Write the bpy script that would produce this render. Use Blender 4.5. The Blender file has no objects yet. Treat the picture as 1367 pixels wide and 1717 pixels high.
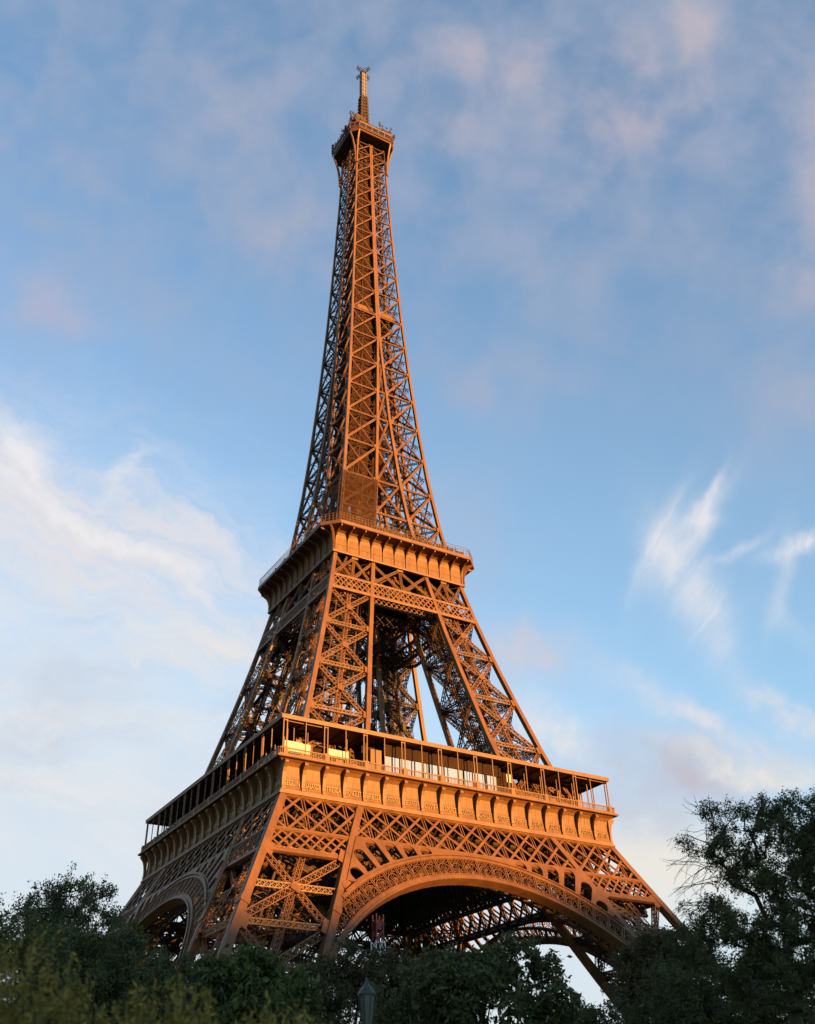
import bpy, math, random
import numpy as np
from mathutils import Matrix, Vector

C = bpy.context.scene.collection
scene = bpy.context.scene
R = math.radians

# ------------------------------------------------------------------ camera
CAM = np.array([-100.27, -181.61, 1.04])
YAW, PIT, ROLL = R(29.0465), R(35.4438), R(-0.206)
fwd = np.array([math.sin(YAW) * math.cos(PIT), math.cos(YAW) * math.cos(PIT), math.sin(PIT)])
rgt = np.array([math.cos(YAW), -math.sin(YAW), 0.0])
upv = np.cross(rgt, fwd)
rgt, upv = rgt * math.cos(ROLL) + upv * math.sin(ROLL), upv * math.cos(ROLL) - rgt * math.sin(ROLL)
cam_d = bpy.data.cameras.new('camera')
cam = bpy.data.objects.new('camera', cam_d)
C.objects.link(cam)
cam.matrix_world = Matrix(((rgt[0], upv[0], -fwd[0], CAM[0]), (rgt[1], upv[1], -fwd[1], CAM[1]),
                           (rgt[2], upv[2], -fwd[2], CAM[2]), (0, 0, 0, 1)))
cam_d.sensor_fit = 'VERTICAL'
cam_d.sensor_height = 36.0
cam_d.sensor_width = 36.0 * 1367 / 1717
cam_d.lens = 1667.49 / 1717 * 36.0
cam_d.shift_x = 69.62 / 1717
cam_d.shift_y = -74.10 / 1717
cam_d.clip_start = 0.1
cam_d.clip_end = 6000
cam_d.dof.use_dof = True
cam_d.dof.focus_distance = 170
cam_d.dof.aperture_fstop = 1.9
scene.camera = cam

# ------------------------------------------------------------------ light
SUN_AZ = math.atan2(math.sin(R(15)), -math.cos(R(15)))      # from +Y towards +X
SUN_EL = R(4.0)
sd = Vector((math.sin(SUN_AZ) * math.cos(SUN_EL), math.cos(SUN_AZ) * math.cos(SUN_EL), math.sin(SUN_EL)))
sun_d = bpy.data.lights.new('sun', 'SUN')
sun_d.energy = 2.65
sun_d.angle = R(0.53)
sun_d.color = (1.0, 0.46, 0.1)
sun = bpy.data.objects.new('sun', sun_d)
C.objects.link(sun)
sun.rotation_euler = sd.to_track_quat('Z', 'Y').to_euler()

scene.view_settings.view_transform = 'Standard'
scene.view_settings.look = 'None'
scene.view_settings.gamma = 1
scene.view_settings.exposure = 3.0
SKY_STRENGTH = 0.075

# ------------------------------------------------------------------ sky and clouds
world = bpy.data.worlds.new('World')
scene.world = world
world.use_nodes = True
NT = world.node_tree
NT.nodes.clear()


def nd(t, **kw):
    n = NT.nodes.new(t)
    for k, v in kw.items():
        setattr(n, k, v)
    return n


def lk(a, b):
    NT.links.new(a, b)


def M(op, a, b=None, c=None, clamp=False):
    n = nd('ShaderNodeMath', operation=op, use_clamp=clamp)
    for i, v in enumerate((a, b, c)):
        if v is None:
            continue
        if isinstance(v, (int, float)):
            n.inputs[i].default_value = v
        else:
            lk(v, n.inputs[i])
    return n.outputs[0]


def vdot(v, c):
    n = nd('ShaderNodeVectorMath', operation='DOT_PRODUCT')
    lk(v, n.inputs[0])
    n.inputs[1].default_value = tuple(float(x) for x in c)
    return n.outputs['Value']


def mixc(f, a, b):
    n = nd('ShaderNodeMix', data_type='RGBA')
    lk(f, n.inputs[0])
    for i, v in ((6, a), (7, b)):
        if isinstance(v, tuple):
            n.inputs[i].default_value = (*v, 1)
        else:
            lk(v, n.inputs[i])
    return n.outputs[2]


def comb(x, y, z=0.0):
    n = nd('ShaderNodeCombineXYZ')
    for i, v in enumerate((x, y, z)):
        if isinstance(v, (int, float)):
            n.inputs[i].default_value = v
        else:
            lk(v, n.inputs[i])
    return n.outputs[0]


def noise(vec, scale, detail=6, rough=0.55, dist=0.0):
    n = nd('ShaderNodeTexNoise')
    lk(vec, n.inputs['Vector'])
    n.inputs['Scale'].default_value = scale
    n.inputs['Detail'].default_value = detail
    n.inputs['Roughness'].default_value = rough
    n.inputs['Distortion'].default_value = dist
    return n.outputs['Fac']


def ramp01(v, lo, hi):
    n = nd('ShaderNodeMapRange', interpolation_type='SMOOTHSTEP')
    lk(v, n.inputs[0])
    n.inputs[1].default_value = lo
    n.inputs[2].default_value = hi
    return n.outputs[0]


sky = nd('ShaderNodeTexSky', sky_type='NISHITA')
sky.sun_disc = False
sky.sun_elevation = SUN_EL
sky.sun_rotation = SUN_AZ
sky.altitude = 40
sky.air_density = 1.0
sky.dust_density = 0.15
sky.ozone_density = 2.2
D = nd('ShaderNodeTexCoord').outputs['Generated']
# sky charts around fixed compass directions: tangent coordinates (A to the east of the sighting, B upwards)
SD = fwd
den = M('MAXIMUM', vdot(D, SD), 0.08)
A = M('DIVIDE', vdot(D, rgt), den)
B = M('DIVIDE', vdot(D, upv), den)
FRONT = ramp01(vdot(D, SD), 0.1, 0.4)
EL = vdot(D, (0, 0, 1))


def patch(ca, cb, ra, rb, ang=0.0, soft=1.0):
    """soft elliptical weight round a spot of the sky"""
    c, s = math.cos(R(ang)), math.sin(R(ang))
    da = M('SUBTRACT', A, ca)
    db = M('SUBTRACT', B, cb)
    x = M('ADD', M('MULTIPLY', da, c / ra), M('MULTIPLY', db, s / ra))
    y = M('ADD', M('MULTIPLY', da, -s / rb), M('MULTIPLY', db, c / rb))
    r2 = M('ADD', M('MULTIPLY', x, x), M('MULTIPLY', y, y))
    return M('POWER', 2.718, M('MULTIPLY', r2, -soft))


def streak(ang, sx, sy, warp=0.0):
    """coordinates stretched along a direction"""
    c, s = math.cos(R(ang)), math.sin(R(ang))
    x = M('ADD', M('MULTIPLY', A, c * sx), M('MULTIPLY', B, s * sx))
    y = M('ADD', M('MULTIPLY', A, -s * sy), M('MULTIPLY', B, c * sy))
    return comb(x, y, warp)


def px(x, y):
    return (x - 613.9) / 1667.5, (784.4 - y) / 1667.5


flat = comb(A, B, 0.0)
base_sky = sky.outputs[0]
hs = nd('ShaderNodeHueSaturation')
hs.inputs['Saturation'].default_value = 1.0
hs.inputs['Value'].default_value = 1.0
lk(base_sky, hs.inputs['Color'])
gain = nd('ShaderNodeMix', data_type='RGBA', blend_type='MULTIPLY')
gain.inputs[0].default_value = 1.0
lk(hs.outputs[0], gain.inputs[6])
gain.inputs[7].default_value = (1.0, 1.0, 1.0, 1)
col = gain.outputs[2]
# thin veils, cirrus streaks and a pale bank low down, each at its own place in the sky
wn = nd('ShaderNodeTexNoise')
lk(flat, wn.inputs['Vector'])
wn.inputs['Scale'].default_value = 9.0
wn.inputs['Detail'].default_value = 7
wn.inputs['Roughness'].default_value = 0.6
wsep = nd('ShaderNodeSeparateColor')
lk(wn.outputs['Color'], wsep.inputs[0])
A0, B0 = A, B
A = M('ADD', A0, M('MULTIPLY', M('SUBTRACT', wsep.outputs[0], 0.5), 0.11))
B = M('ADD', B0, M('MULTIPLY', M('SUBTRACT', wsep.outputs[1], 0.5), 0.11))
puffs = M('ADD', M('MULTIPLY', ramp01(noise(flat, 10.0, 4, 0.5, 0.2), 0.34, 0.64), 0.65), M('MULTIPLY', ramp01(noise(flat, 21.0, 5, 0.55, 0.3), 0.36, 0.66), 0.4))
fine = ramp01(noise(flat, 26.0, 8, 0.65, 0.6), 0.25, 0.75)


def layer(mask, amount, color):
    global col
    col = mixc(M('MULTIPLY', M('MULTIPLY', mask, amount, clamp=True), FRONT), col, color)


def spot(x, y, rx, ry, ang, amount, color, tex=None):
    a, b = px(x, y)
    m = patch(a, b, rx / 1667.5, ry / 1667.5, ang)
    if tex is not None:
        m = M('MULTIPLY', m, M('MULTIPLY_ADD', tex, 0.8, 0.35))
    layer(m, amount, color)


LAV = (0.64, 0.72, 0.94)
ROSE = (0.86, 0.79, 0.9)
PALE = (1.18, 1.24, 1.34)
WHITE_C = (1.28, 1.26, 1.32)
CREAM_C = (1.45, 1.36, 1.2)
# pale air low in the sky, reaching higher on the sun's far left
lowair = ramp01(M('ADD', M('ADD', B0, M('MULTIPLY', A0, 0.36)), M('MULTIPLY', M('SUBTRACT', wsep.outputs[2], 0.5), 0.2)), -0.05, -0.45)
layer(lowair, 0.9, PALE)
layer(ramp01(B0, 0.3, -0.15), 0.16, (1.0, 1.2, 1.3))
# veil of soft small clouds high up
veil = M('MULTIPLY', puffs, ramp01(B0, -0.05, 0.3))
layer(veil, 0.6, LAV)
layer(M('MULTIPLY', noise(flat, 3.5, 3, 0.5), ramp01(B0, -0.1, 0.25)), 0.22, LAV)
for s_ in ((1030, 205, 90, 65, -25, 1.0, (0.9, 0.8, 0.9)), (1050, 75, 42, 48, 0, 0.75, ROSE), (1165, 40, 55, 60, 0, 0.8, ROSE), (790, 105, 110, 48, 0, 0.7, ROSE), (760, 200, 70, 40, 0, 0.5, ROSE), (890, 100, 35, 45, 0, 0.5, ROSE),
           (1140, 150, 45, 35, 0, 0.5, ROSE), (1385, 330, 80, 240, 0, 0.75, ROSE), (950, 440, 130, 90, 0, 0.35, LAV), (860, 640, 120, 60, 0, 0.35, ROSE),
           (1330, 690, 90, 90, 0, 0.35, ROSE), (75, 500, 105, 38, -42, 0.7, (0.8, 0.78, 1.0)), (480, 395, 75, 50, -20, 0.4, ROSE), (420, 170, 50, 90, 20, 0.3, ROSE)):
    spot(*s_, puffs)
# cirrus on the left
st1 = ramp01(noise(streak(-27, 6.0, 30.0, 1.0), 1.0, 9, 0.68, 0.7), 0.36, 0.66)
a_, b_ = px(120, 880)
layer(M('MULTIPLY', patch(a_, b_, 0.22, 0.085, -25), M('MULTIPLY_ADD', st1, 0.9, 0.3)), 0.95, WHITE_C)
spot(30, 790, 120, 80, -40, 0.95, WHITE_C, st1)
spot(60, 900, 190, 70, -20, 0.6, WHITE_C, st1)
spot(200, 900, 260, 70, -27, 0.5, WHITE_C, st1)
spot(150, 875, 200, 15, -27, 0.9, (1.5, 1.46, 1.46), fine)
spot(70, 800, 110, 14, -48, 0.7, (1.45, 1.42, 1.44), fine)
spot(40, 740, 50, 30, -50, 0.8, (1.45, 1.42, 1.44), fine)
spot(215, 800, 60, 14, 40, 0.5, (1.4, 1.38, 1.42), fine)
spot(360, 910, 90, 16, -30, 0.5, (1.4, 1.36, 1.38), fine)
spot(250, 935, 110, 12, -34, 0.9, (1.5, 1.46, 1.46), fine)
spot(390, 1085, 190, 55, 8, 0.95, (1.36, 1.3, 1.27), st1)
spot(330, 900, 130, 40, -20, 0.4, WHITE_C, st1)
spot(60, 1115, 130, 35, -5, 0.22, (0.95, 0.95, 1.08), puffs)
spot(90, 1200, 170, 35, 0, 0.5, (1.34, 1.32, 1.3), puffs)
a_, b_ = px(100, 1220)
st3 = ramp01(noise(streak(-12, 4.0, 17.0, 5.0), 1.0, 9, 0.66, 0.8), 0.4, 0.66)
layer(M('MULTIPLY', patch(a_, b_, 0.26, 0.2, 0), st3), 0.6, (1.42, 1.37, 1.34))
st4 = ramp01(noise(streak(-10, 5.0, 15.0, 9.0), 1.0, 8, 0.62, 0.6), 0.46, 0.7)
layer(M('MULTIPLY', patch(a_, b_, 0.28, 0.2, 0), st4), 0.5, (0.98, 1.06, 1.22))
# bank low on the right
spot(1100, 1450, 300, 70, 0, 0.9, CREAM_C)
spot(1120, 1300, 200, 75, 5, 0.95, (0.92, 0.89, 1.02), puffs)
spot(1060, 1370, 120, 40, -20, 0.5, (0.92, 0.89, 1.02), fine)
spot(1270, 1285, 120, 22, -16, 0.95, CREAM_C, fine)
spot(945, 1222, 75, 30, -35, 1.0, (1.4, 1.34, 1.3), fine)
spot(905, 1190, 40, 22, -60, 0.6, WHITE_C, fine)
spot(870, 1085, 80, 42, -12, 0.95, (1.15, 1.02, 1.08), puffs)
spot(1180, 1195, 160, 26, -30, 0.85, WHITE_C, fine)
spot(1325, 1195, 95, 24, -38, 0.8, WHITE_C, fine)
spot(780, 900, 90, 120, 0, 0.3, ROSE, puffs)
# mare's tails
A = M('ADD', A0, M('MULTIPLY', M('SUBTRACT', wsep.outputs[0], 0.5), 0.05))
B = M('ADD', B0, M('MULTIPLY', M('SUBTRACT', wsep.outputs[1], 0.5), 0.05))
st2 = M('ADD', M('MULTIPLY', ramp01(noise(streak(64, 7.0, 42.0, 3.0), 1.0, 9, 0.68, 0.9), 0.3, 0.7), 0.7), M('MULTIPLY', fine, 0.3))
for s_ in ((1168, 890, 90, 22, 58, 0.9), (1200, 820, 45, 8, 75, 0.8), (1112, 905, 85, 17, 66, 0.85), (1150, 965, 105, 42, -62, 0.85), (1185, 870, 30, 14, 10, 0.7),
           (1232, 922, 55, 8, 26, 0.5), (1190, 1040, 80, 25, -60, 0.35), (1335, 915, 50, 13, 12, 1.0), (1308, 965, 75, 16, 80, 0.55), (1320, 1040, 60, 20, -40, 0.25)):
    spot(*s_, (1.38, 1.36, 1.4), st2)
A, B = A0, B0
bg = nd('ShaderNodeBackground')
bg.inputs['Strength'].default_value = SKY_STRENGTH
lk(col, bg.inputs['Color'])
lk(bg.outputs[0], nd('ShaderNodeOutputWorld').inputs['Surface'])

# ------------------------------------------------------------------ materials
def new_mat(name):
    m = bpy.data.materials.new(name)
    m.use_nodes = True
    nt = m.node_tree
    return m, nt, nt.nodes['Principled BSDF']


def paint(name, a, b, rough=0.55, scale=0.5, streaky=True, spec=0.35):
    """weathered paint: two tones in blotches, with vertical washes and fine grain"""
    m, nt, p = new_mat(name)
    tc = nt.nodes.new('ShaderNodeTexCoord')
    mp = nt.nodes.new('ShaderNodeMapping')
    mp.inputs['Scale'].default_value = (1, 1, 0.25 if streaky else 1)
    nt.links.new(tc.outputs['Object'], mp.inputs['Vector'])
    n1 = nt.nodes.new('ShaderNodeTexNoise')
    n1.inputs['Scale'].default_value = scale
    n1.inputs['Detail'].default_value = 8
    n1.inputs['Roughness'].default_value = 0.65
    nt.links.new(mp.outputs[0], n1.inputs['Vector'])
    r = nt.nodes.new('ShaderNodeMapRange')
    r.inputs[1].default_value = 0.3
    r.inputs[2].default_value = 0.7
    nt.links.new(n1.outputs['Fac'], r.inputs[0])
    mx = nt.nodes.new('ShaderNodeMix')
    mx.data_type = 'RGBA'
    nt.links.new(r.outputs[0], mx.inputs[0])
    mx.inputs[6].default_value = (*a, 1)
    mx.inputs[7].default_value = (*b, 1)
    nt.links.new(mx.outputs[2], p.inputs['Base Color'])
    p.inputs['Roughness'].default_value = rough
    p.inputs['Specular IOR Level'].default_value = spec
    return m


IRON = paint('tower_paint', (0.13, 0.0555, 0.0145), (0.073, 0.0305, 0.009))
DARK = paint('dark_and_shaded_paint', (0.052, 0.026, 0.0115), (0.033, 0.0165, 0.0075), 0.7)  # dark parts, and inner ironwork whose shade is painted in with this tone
NET = paint('brown_netting', (0.03, 0.0125, 0.007), (0.02, 0.0085, 0.005), 0.9, 0.8, False, 0.05)
GOLD = paint('gilt_letters', (0.2, 0.12, 0.035), (0.165, 0.095, 0.025), 0.4)
WHITE = paint('white_board', (0.36, 0.34, 0.26), (0.32, 0.3, 0.24), 0.6, 1.2, False)
CREAM = paint('cream_tube', (0.16, 0.135, 0.11), (0.1, 0.085, 0.07), 0.45, 1.5, False)
STONE = paint('masonry', (0.42, 0.38, 0.32), (0.3, 0.27, 0.22), 0.85, 0.7)
RED = paint('red_paint', (0.13, 0.009, 0.008), (0.1, 0.008, 0.007), 0.5)
GREY = paint('galvanised', (0.5, 0.5, 0.5), (0.38, 0.38, 0.39), 0.5)
GREEN = paint('dark_green_paint', (0.035, 0.045, 0.035), (0.025, 0.032, 0.026), 0.45, 3, False)
BARK = paint('bark', (0.05, 0.038, 0.028), (0.028, 0.022, 0.017), 0.9, 6)
GLASS, _nt, _p = new_mat('window_glass')
_p.inputs['Base Color'].default_value = (0.29, 0.33, 0.36, 1)
_p.inputs['Metallic'].default_value = 0.5
_p.inputs['Roughness'].default_value = 0.12
TIMBER = paint('dark_timber', (0.026, 0.013, 0.008), (0.016, 0.008, 0.005), 0.8, 0.5, True, 0.08)
DARKGLASS, _nt, _p = new_mat('dark_glass')
_p.inputs['Base Color'].default_value = (0.015, 0.015, 0.018, 1)
_p.inputs['Roughness'].default_value = 0.25
LAMPGLASS, _nt, _p = new_mat('frosted_glass')
_p.inputs['Base Color'].default_value = (0.1, 0.095, 0.08, 1)
_p.inputs['Roughness'].default_value = 0.35
_p.inputs['Transmission Weight'].default_value = 0.3


def leaf_mat(name, lo, hi):
    m, nt, p = new_mat(name)
    g = nt.nodes.new('ShaderNodeNewGeometry')
    tc = nt.nodes.new('ShaderNodeTexCoord')
    n1 = nt.nodes.new('ShaderNodeTexNoise')
    n1.inputs['Scale'].default_value = 0.9
    nt.links.new(tc.outputs['Object'], n1.inputs['Vector'])
    ad = nt.nodes.new('ShaderNodeMath')
    ad.operation = 'MULTIPLY_ADD'
    ad.inputs[1].default_value = 0.55
    nt.links.new(g.outputs['Random Per Island'], ad.inputs[0])
    sb = nt.nodes.new('ShaderNodeMapRange')
    sb.inputs[1].default_value, sb.inputs[2].default_value = 0.35, 0.7
    sb.inputs[3].default_value, sb.inputs[4].default_value = 0.0, 0.5
    nt.links.new(n1.outputs['Fac'], sb.inputs[0])
    nt.links.new(sb.outputs[0], ad.inputs[2])
    mx = nt.nodes.new('ShaderNodeMix')
    mx.data_type = 'RGBA'
    nt.links.new(ad.outputs[0], mx.inputs[0])
    mx.inputs[6].default_value = (*lo, 1)
    mx.inputs[7].default_value = (*hi, 1)
    nt.links.new(mx.outputs[2], p.inputs['Base Color'])
    p.inputs['Roughness'].default_value = 0.6
    p.inputs['Specular IOR Level'].default_value = 0.3
    tr = nt.nodes.new('ShaderNodeBsdfTranslucent')
    nt.links.new(mx.outputs[2], tr.inputs['Color'])
    ms = nt.nodes.new('ShaderNodeMixShader')
    ms.inputs[0].default_value = 0.3
    nt.links.new(p.outputs[0], ms.inputs[1])
    nt.links.new(tr.outputs[0], ms.inputs[2])
    nt.links.new(ms.outputs[0], nt.nodes['Material Output'].inputs['Surface'])
    return m


# ------------------------------------------------------------------ object helpers
def link(o, parent=None):
    C.objects.link(o)
    if parent is not None:
        o.parent = parent
    return o


def empty(name, loc=(0, 0, 0), parent=None):
    o = bpy.data.objects.new(name, None)
    o.location = loc
    o.empty_display_size = 0.3
    return link(o, parent)


def tag(o, label, cat, group=None):
    o['label'] = label
    o['category'] = cat
    if group:
        o['group'] = group
    return o


def mesh_obj(name, verts, faces, mat, parent=None):
    me = bpy.data.meshes.new(name)
    me.from_pydata([tuple(v) for v in verts], [], faces)
    me.materials.append(mat)
    me.update()
    return link(bpy.data.objects.new(name, me), parent)


def quads_mesh(name, V, F, mat, extra_tris=None):
    """fast mesh from arrays: V (n,3), F (m,4)"""
    me = bpy.data.meshes.new(name)
    me.vertices.add(len(V))
    me.vertices.foreach_set('co', np.ascontiguousarray(V, dtype=np.float32).ravel())
    me.loops.add(F.size)
    me.loops.foreach_set('vertex_index', np.ascontiguousarray(F, dtype=np.int32).ravel())
    me.polygons.add(len(F))
    me.polygons.foreach_set('loop_start', np.arange(0, F.size, F.shape[1], dtype=np.int32))
    me.polygons.foreach_set('loop_total', np.full(len(F), F.shape[1], dtype=np.int32))
    me.polygons.foreach_set('use_smooth', np.zeros(len(F), dtype=bool))
    me.materials.append(mat)
    me.update(calc_edges=True)
    return me


def turned(o, k, parent=None):
    """copy of an object and its children, turned k quarters about the tower's axis"""
    c = o.copy()
    link(c, parent if parent is not None else o.parent)
    c.matrix_basis = Matrix.Rotation(k * math.pi / 2, 4, 'Z') @ o.matrix_basis
    for ch in o.children:
        d = ch.copy()
        link(d, c)
    return c


def turn4(o):
    return [o] + [turned(o, k) for k in (1, 2, 3)]


def unit(v):
    v = np.asarray(v, float)
    return v / np.linalg.norm(v)


def clear_of_chord(p):
    return abs(p[0]) < Iz(p[2]) + 0.15


class Bars:
    """collects straight box members, all built as ONE mesh"""
    CORN = np.array([(-1, -1, -1), (-1, 1, -1), (-1, 1, 1), (-1, -1, 1), (1, -1, -1), (1, 1, -1), (1, 1, 1), (1, -1, 1)], float)
    QUAD = np.array([(0, 1, 2, 3), (7, 6, 5, 4), (0, 4, 5, 1), (1, 5, 6, 2), (2, 6, 7, 3), (3, 7, 4, 0)])

    def __init__(self, seed=1):
        self.p, self.q, self.n, self.w, self.d = [], [], [], [], []
        self.rng = np.random.default_rng(seed)

    def bar(self, p, q, w, d=None, n=(0, -1, 0)):
        """member from p to q, w wide across and d deep along n"""
        self.p.append(p)
        self.q.append(q)
        self.n.append(n)
        self.w.append(w)
        self.d.append(w if d is None else d)

    def abar(self, p, q, *a):
        """member of an arch: only between the pillars' inner chords"""
        if clear_of_chord(p) and clear_of_chord(q):
            self.bar(p, q, *a)

    def box(self, c, sx, sy, sz):
        c = np.asarray(c, float)
        self.bar(c - (sx / 2, 0, 0), c + (sx / 2, 0, 0), sz, sy, (0, -1, 0))

    def girder(self, p, q, w, d, n, ang=0.14, lace=0.1, x=True, pitch=1.0, sides=True):
        """lattice box girder: four corner angles and lacing on its faces"""
        p, q = np.asarray(p, float), np.asarray(q, float)
        L = np.linalg.norm(q - p)
        if L < 0.2:
            return
        a = (q - p) / L
        n = np.asarray(n, float)
        n = unit(n - a * (n @ a))
        t = np.cross(a, n)
        hw, hd = w / 2 - ang / 2, d / 2 - ang / 2
        for s in (-1, 1):
            for e in (-1, 1):
                o = s * hw * t + e * hd * n
                self.bar(p + o, q + o, ang, ang, n)
        k = max(1, int(round(L / (w * pitch))))
        for e in (-1, 1):
            for i in range(k):
                u0, u1 = p + a * L * i / k + e * hd * n, p + a * L * (i + 1) / k + e * hd * n
                s = 1 if i % 2 else -1
                self.bar(u0 - s * hw * t, u1 + s * hw * t, lace, 0.03, n)
                if x:
                    self.bar(u0 + s * hw * t + n * 0.035, u1 - s * hw * t + n * 0.035, lace, 0.03, n)
        if sides:
            k = max(1, int(round(L / (d * 1.2))))
            for e in (-1, 1):
                for i in range(k):
                    u0, u1 = p + a * L * i / k + e * hw * t, p + a * L * (i + 1) / k + e * hw * t
                    s = 1 if i % 2 else -1
                    self.bar(u0 - s * hd * n, u1 + s * hd * n, lace, 0.03, t)

    def mesh(self, name, mat):
        P, Q = np.array(self.p, float), np.array(self.q, float)
        Nn = np.array(self.n, float)
        w, d = np.array(self.w, float), np.array(self.d, float)
        k = len(P)
        a = Q - P
        L = np.linalg.norm(a, axis=1)
        a /= np.maximum(L, 1e-9)[:, None]
        Nn = Nn - a * (Nn * a).sum(1)[:, None]
        ln = np.linalg.norm(Nn, axis=1)
        bad = ln < 1e-5
        if bad.any():
            alt = np.cross(a[bad], (0.31, 0.91, 0.27))
            Nn[bad] = alt
            ln[bad] = np.linalg.norm(alt, axis=1)
        Nn /= ln[:, None]
        t = np.cross(a, Nn)
        jit = self.rng.uniform(-1, 1, (k, 3))
        w = w * (1 + 0.02 * jit[:, 0])
        d = d * (1 + 0.02 * jit[:, 1])
        ctr = (P + Q) / 2 + Nn * (jit[:, 2] * np.minimum(0.012, d * 0.1))[:, None]
        cn = self.CORN
        V = (ctr[:, None, :] + a[:, None, :] * (cn[None, :, 0:1] * (L / 2)[:, None, None])
             + t[:, None, :] * (cn[None, :, 1:2] * (w / 2)[:, None, None])
             + Nn[:, None, :] * (cn[None, :, 2:3] * (d / 2)[:, None, None]))
        F = self.QUAD[None] + (np.arange(k) * 8)[:, None, None]
        return quads_mesh(name, V.reshape(-1, 3), F.reshape(-1, 4), mat)

    def build(self, name, mat, parent=None):
        return link(bpy.data.objects.new(name, self.mesh(name, mat)), parent)


def ring(name, profile, mat, parent=None, closed=True):
    """sweep a (half width, z, corner cut) profile round the tower's square or eight-sided plan"""
    rows = []
    for pr in profile:
        w, z = pr[:2]
        c = pr[2] if len(pr) > 2 else 0.0
        if c > 0:
            rows.append([(-w + c, -w, z), (w - c, -w, z), (w, -w + c, z), (w, w - c, z),
                         (w - c, w, z), (-w + c, w, z), (-w, w - c, z), (-w, -w + c, z)])
        else:
            rows.append([(-w, -w, z), (-w * 0.5, -w, z), (w, -w, z), (w, -w * 0.5, z), (w, w, z), (w * 0.5, w, z), (-w, w, z), (-w, w * 0.5, z)])
    if any(len(pr) > 2 and pr[2] > 0 for pr in profile):
        rows = []
        for pr in profile:
            w, z = pr[:2]
            c = max(pr[2] if len(pr) > 2 else 0.0, 0.002)
            rows.append([(-w + c, -w, z), (w - c, -w, z), (w, -w + c, z), (w, w - c, z),
                         (w - c, w, z), (-w + c, w, z), (-w, w - c, z), (-w, -w + c, z)])
    V = [v for r_ in rows for v in r_]
    n = len(rows)
    F = []
    for i in range(n if closed else n - 1):
        j = (i + 1) % n
        for k in range(8):
            l = (k + 1) % 8
            F.append((i * 8 + k, i * 8 + l, j * 8 + l, j * 8 + k))
    return mesh_obj(name, V, F, mat, parent)


def side_strip(name, profile, mat, parent=None):
    """one side (facing -Y) of a square ring, mitred at its ends"""
    V, F = [], []
    for w, z, inner in profile:
        e = inner
        V += [(-e, -w, z), (e, -w, z)]
    n = len(profile)
    for i in range(n):
        j = (i + 1) % n
        F.append((2 * i, 2 * i + 1, 2 * j + 1, 2 * j))
    F.append(tuple(2 * i for i in range(n))[::-1])
    F.append(tuple(2 * i + 1 for i in range(n)))
    return mesh_obj(name, V, F, mat, parent)


def prism_x(name, poly, x0, x1, mat, parent=None):
    """a (y, z) outline given thickness along x"""
    n = len(poly)
    V = [(x0, y, z) for y, z in poly] + [(x1, y, z) for y, z in poly]
    F = [tuple(range(n))[::-1], tuple(range(n, 2 * n))]
    F += [(i, (i + 1) % n, n + (i + 1) % n, n + i) for i in range(n)]
    return mesh_obj(name, V, F, mat, parent)


def tube_mesh(paths, sides=6):
    """tapered tubes along polylines [(points, radii)] -> V, F"""
    Vs, Fs, off = [], [], 0
    ang = np.linspace(0, 2 * np.pi, sides, endpoint=False)
    for pts, rad in paths:
        pts = np.asarray(pts, float)
        k = len(pts)
        tg = np.gradient(pts, axis=0)
        tg /= np.maximum(np.linalg.norm(tg, axis=1), 1e-9)[:, None]
        ref = np.array((0.37, 0.29, 0.88)) if abs(tg[0] @ np.array((0.37, 0.29, 0.88))) < 0.9 else np.array((1.0, 0, 0))
        u = np.cross(tg, ref)
        u /= np.maximum(np.linalg.norm(u, axis=1), 1e-9)[:, None]
        v = np.cross(tg, u)
        r = np.asarray(rad, float)
        ringv = pts[:, None, :] + r[:, None, None] * (np.cos(ang)[None, :, None] * u[:, None, :] + np.sin(ang)[None, :, None] * v[:, None, :])
        Vs.append(ringv.reshape(-1, 3))
        i = np.arange(k - 1)[:, None] * sides
        j = np.arange(sides)[None]
        j2 = (j + 1) % sides
        Fs.append(np.stack([i + j, i + j2, i + sides + j2, i + sides + j], -1).reshape(-1, 4) + off)
        off += k * sides
    return np.concatenate(Vs), np.concatenate(Fs)


def lathe(name, prof, mat, parent=None, seg=16, loc=(0, 0, 0)):
    V, F = [], []
    for r, z in prof:
        for k in range(seg):
            a = 2 * math.pi * k / seg
            V.append((r * math.cos(a), r * math.sin(a), z))
    n = len(prof)
    for i in range(n - 1):
        for k in range(seg):
            l = (k + 1) % seg
            F.append((i * seg + k, i * seg + l, (i + 1) * seg + l, (i + 1) * seg + k))
    F.append(tuple(range(seg))[::-1])
    F.append(tuple(range((n - 1) * seg, n * seg)))
    o = mesh_obj(name, V, F, mat, parent)
    o.location = loc
    return o


# ------------------------------------------------------------------ ground and an unseen ridge added to shade the lower legs and trees
def ground_mat():
    m = paint('grass_and_gravel', (0.06, 0.075, 0.03), (0.16, 0.13, 0.09), 0.95, 0.05, False, 0.1)
    return m


GZ = -0.55
gr = mesh_obj('ground', [(-5000, -5000, GZ), (5000, -5000, GZ), (5000, 5000, GZ), (-5000, 5000, GZ)], [(0, 1, 2, 3)], ground_mat())
gr['kind'] = 'structure'

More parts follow.
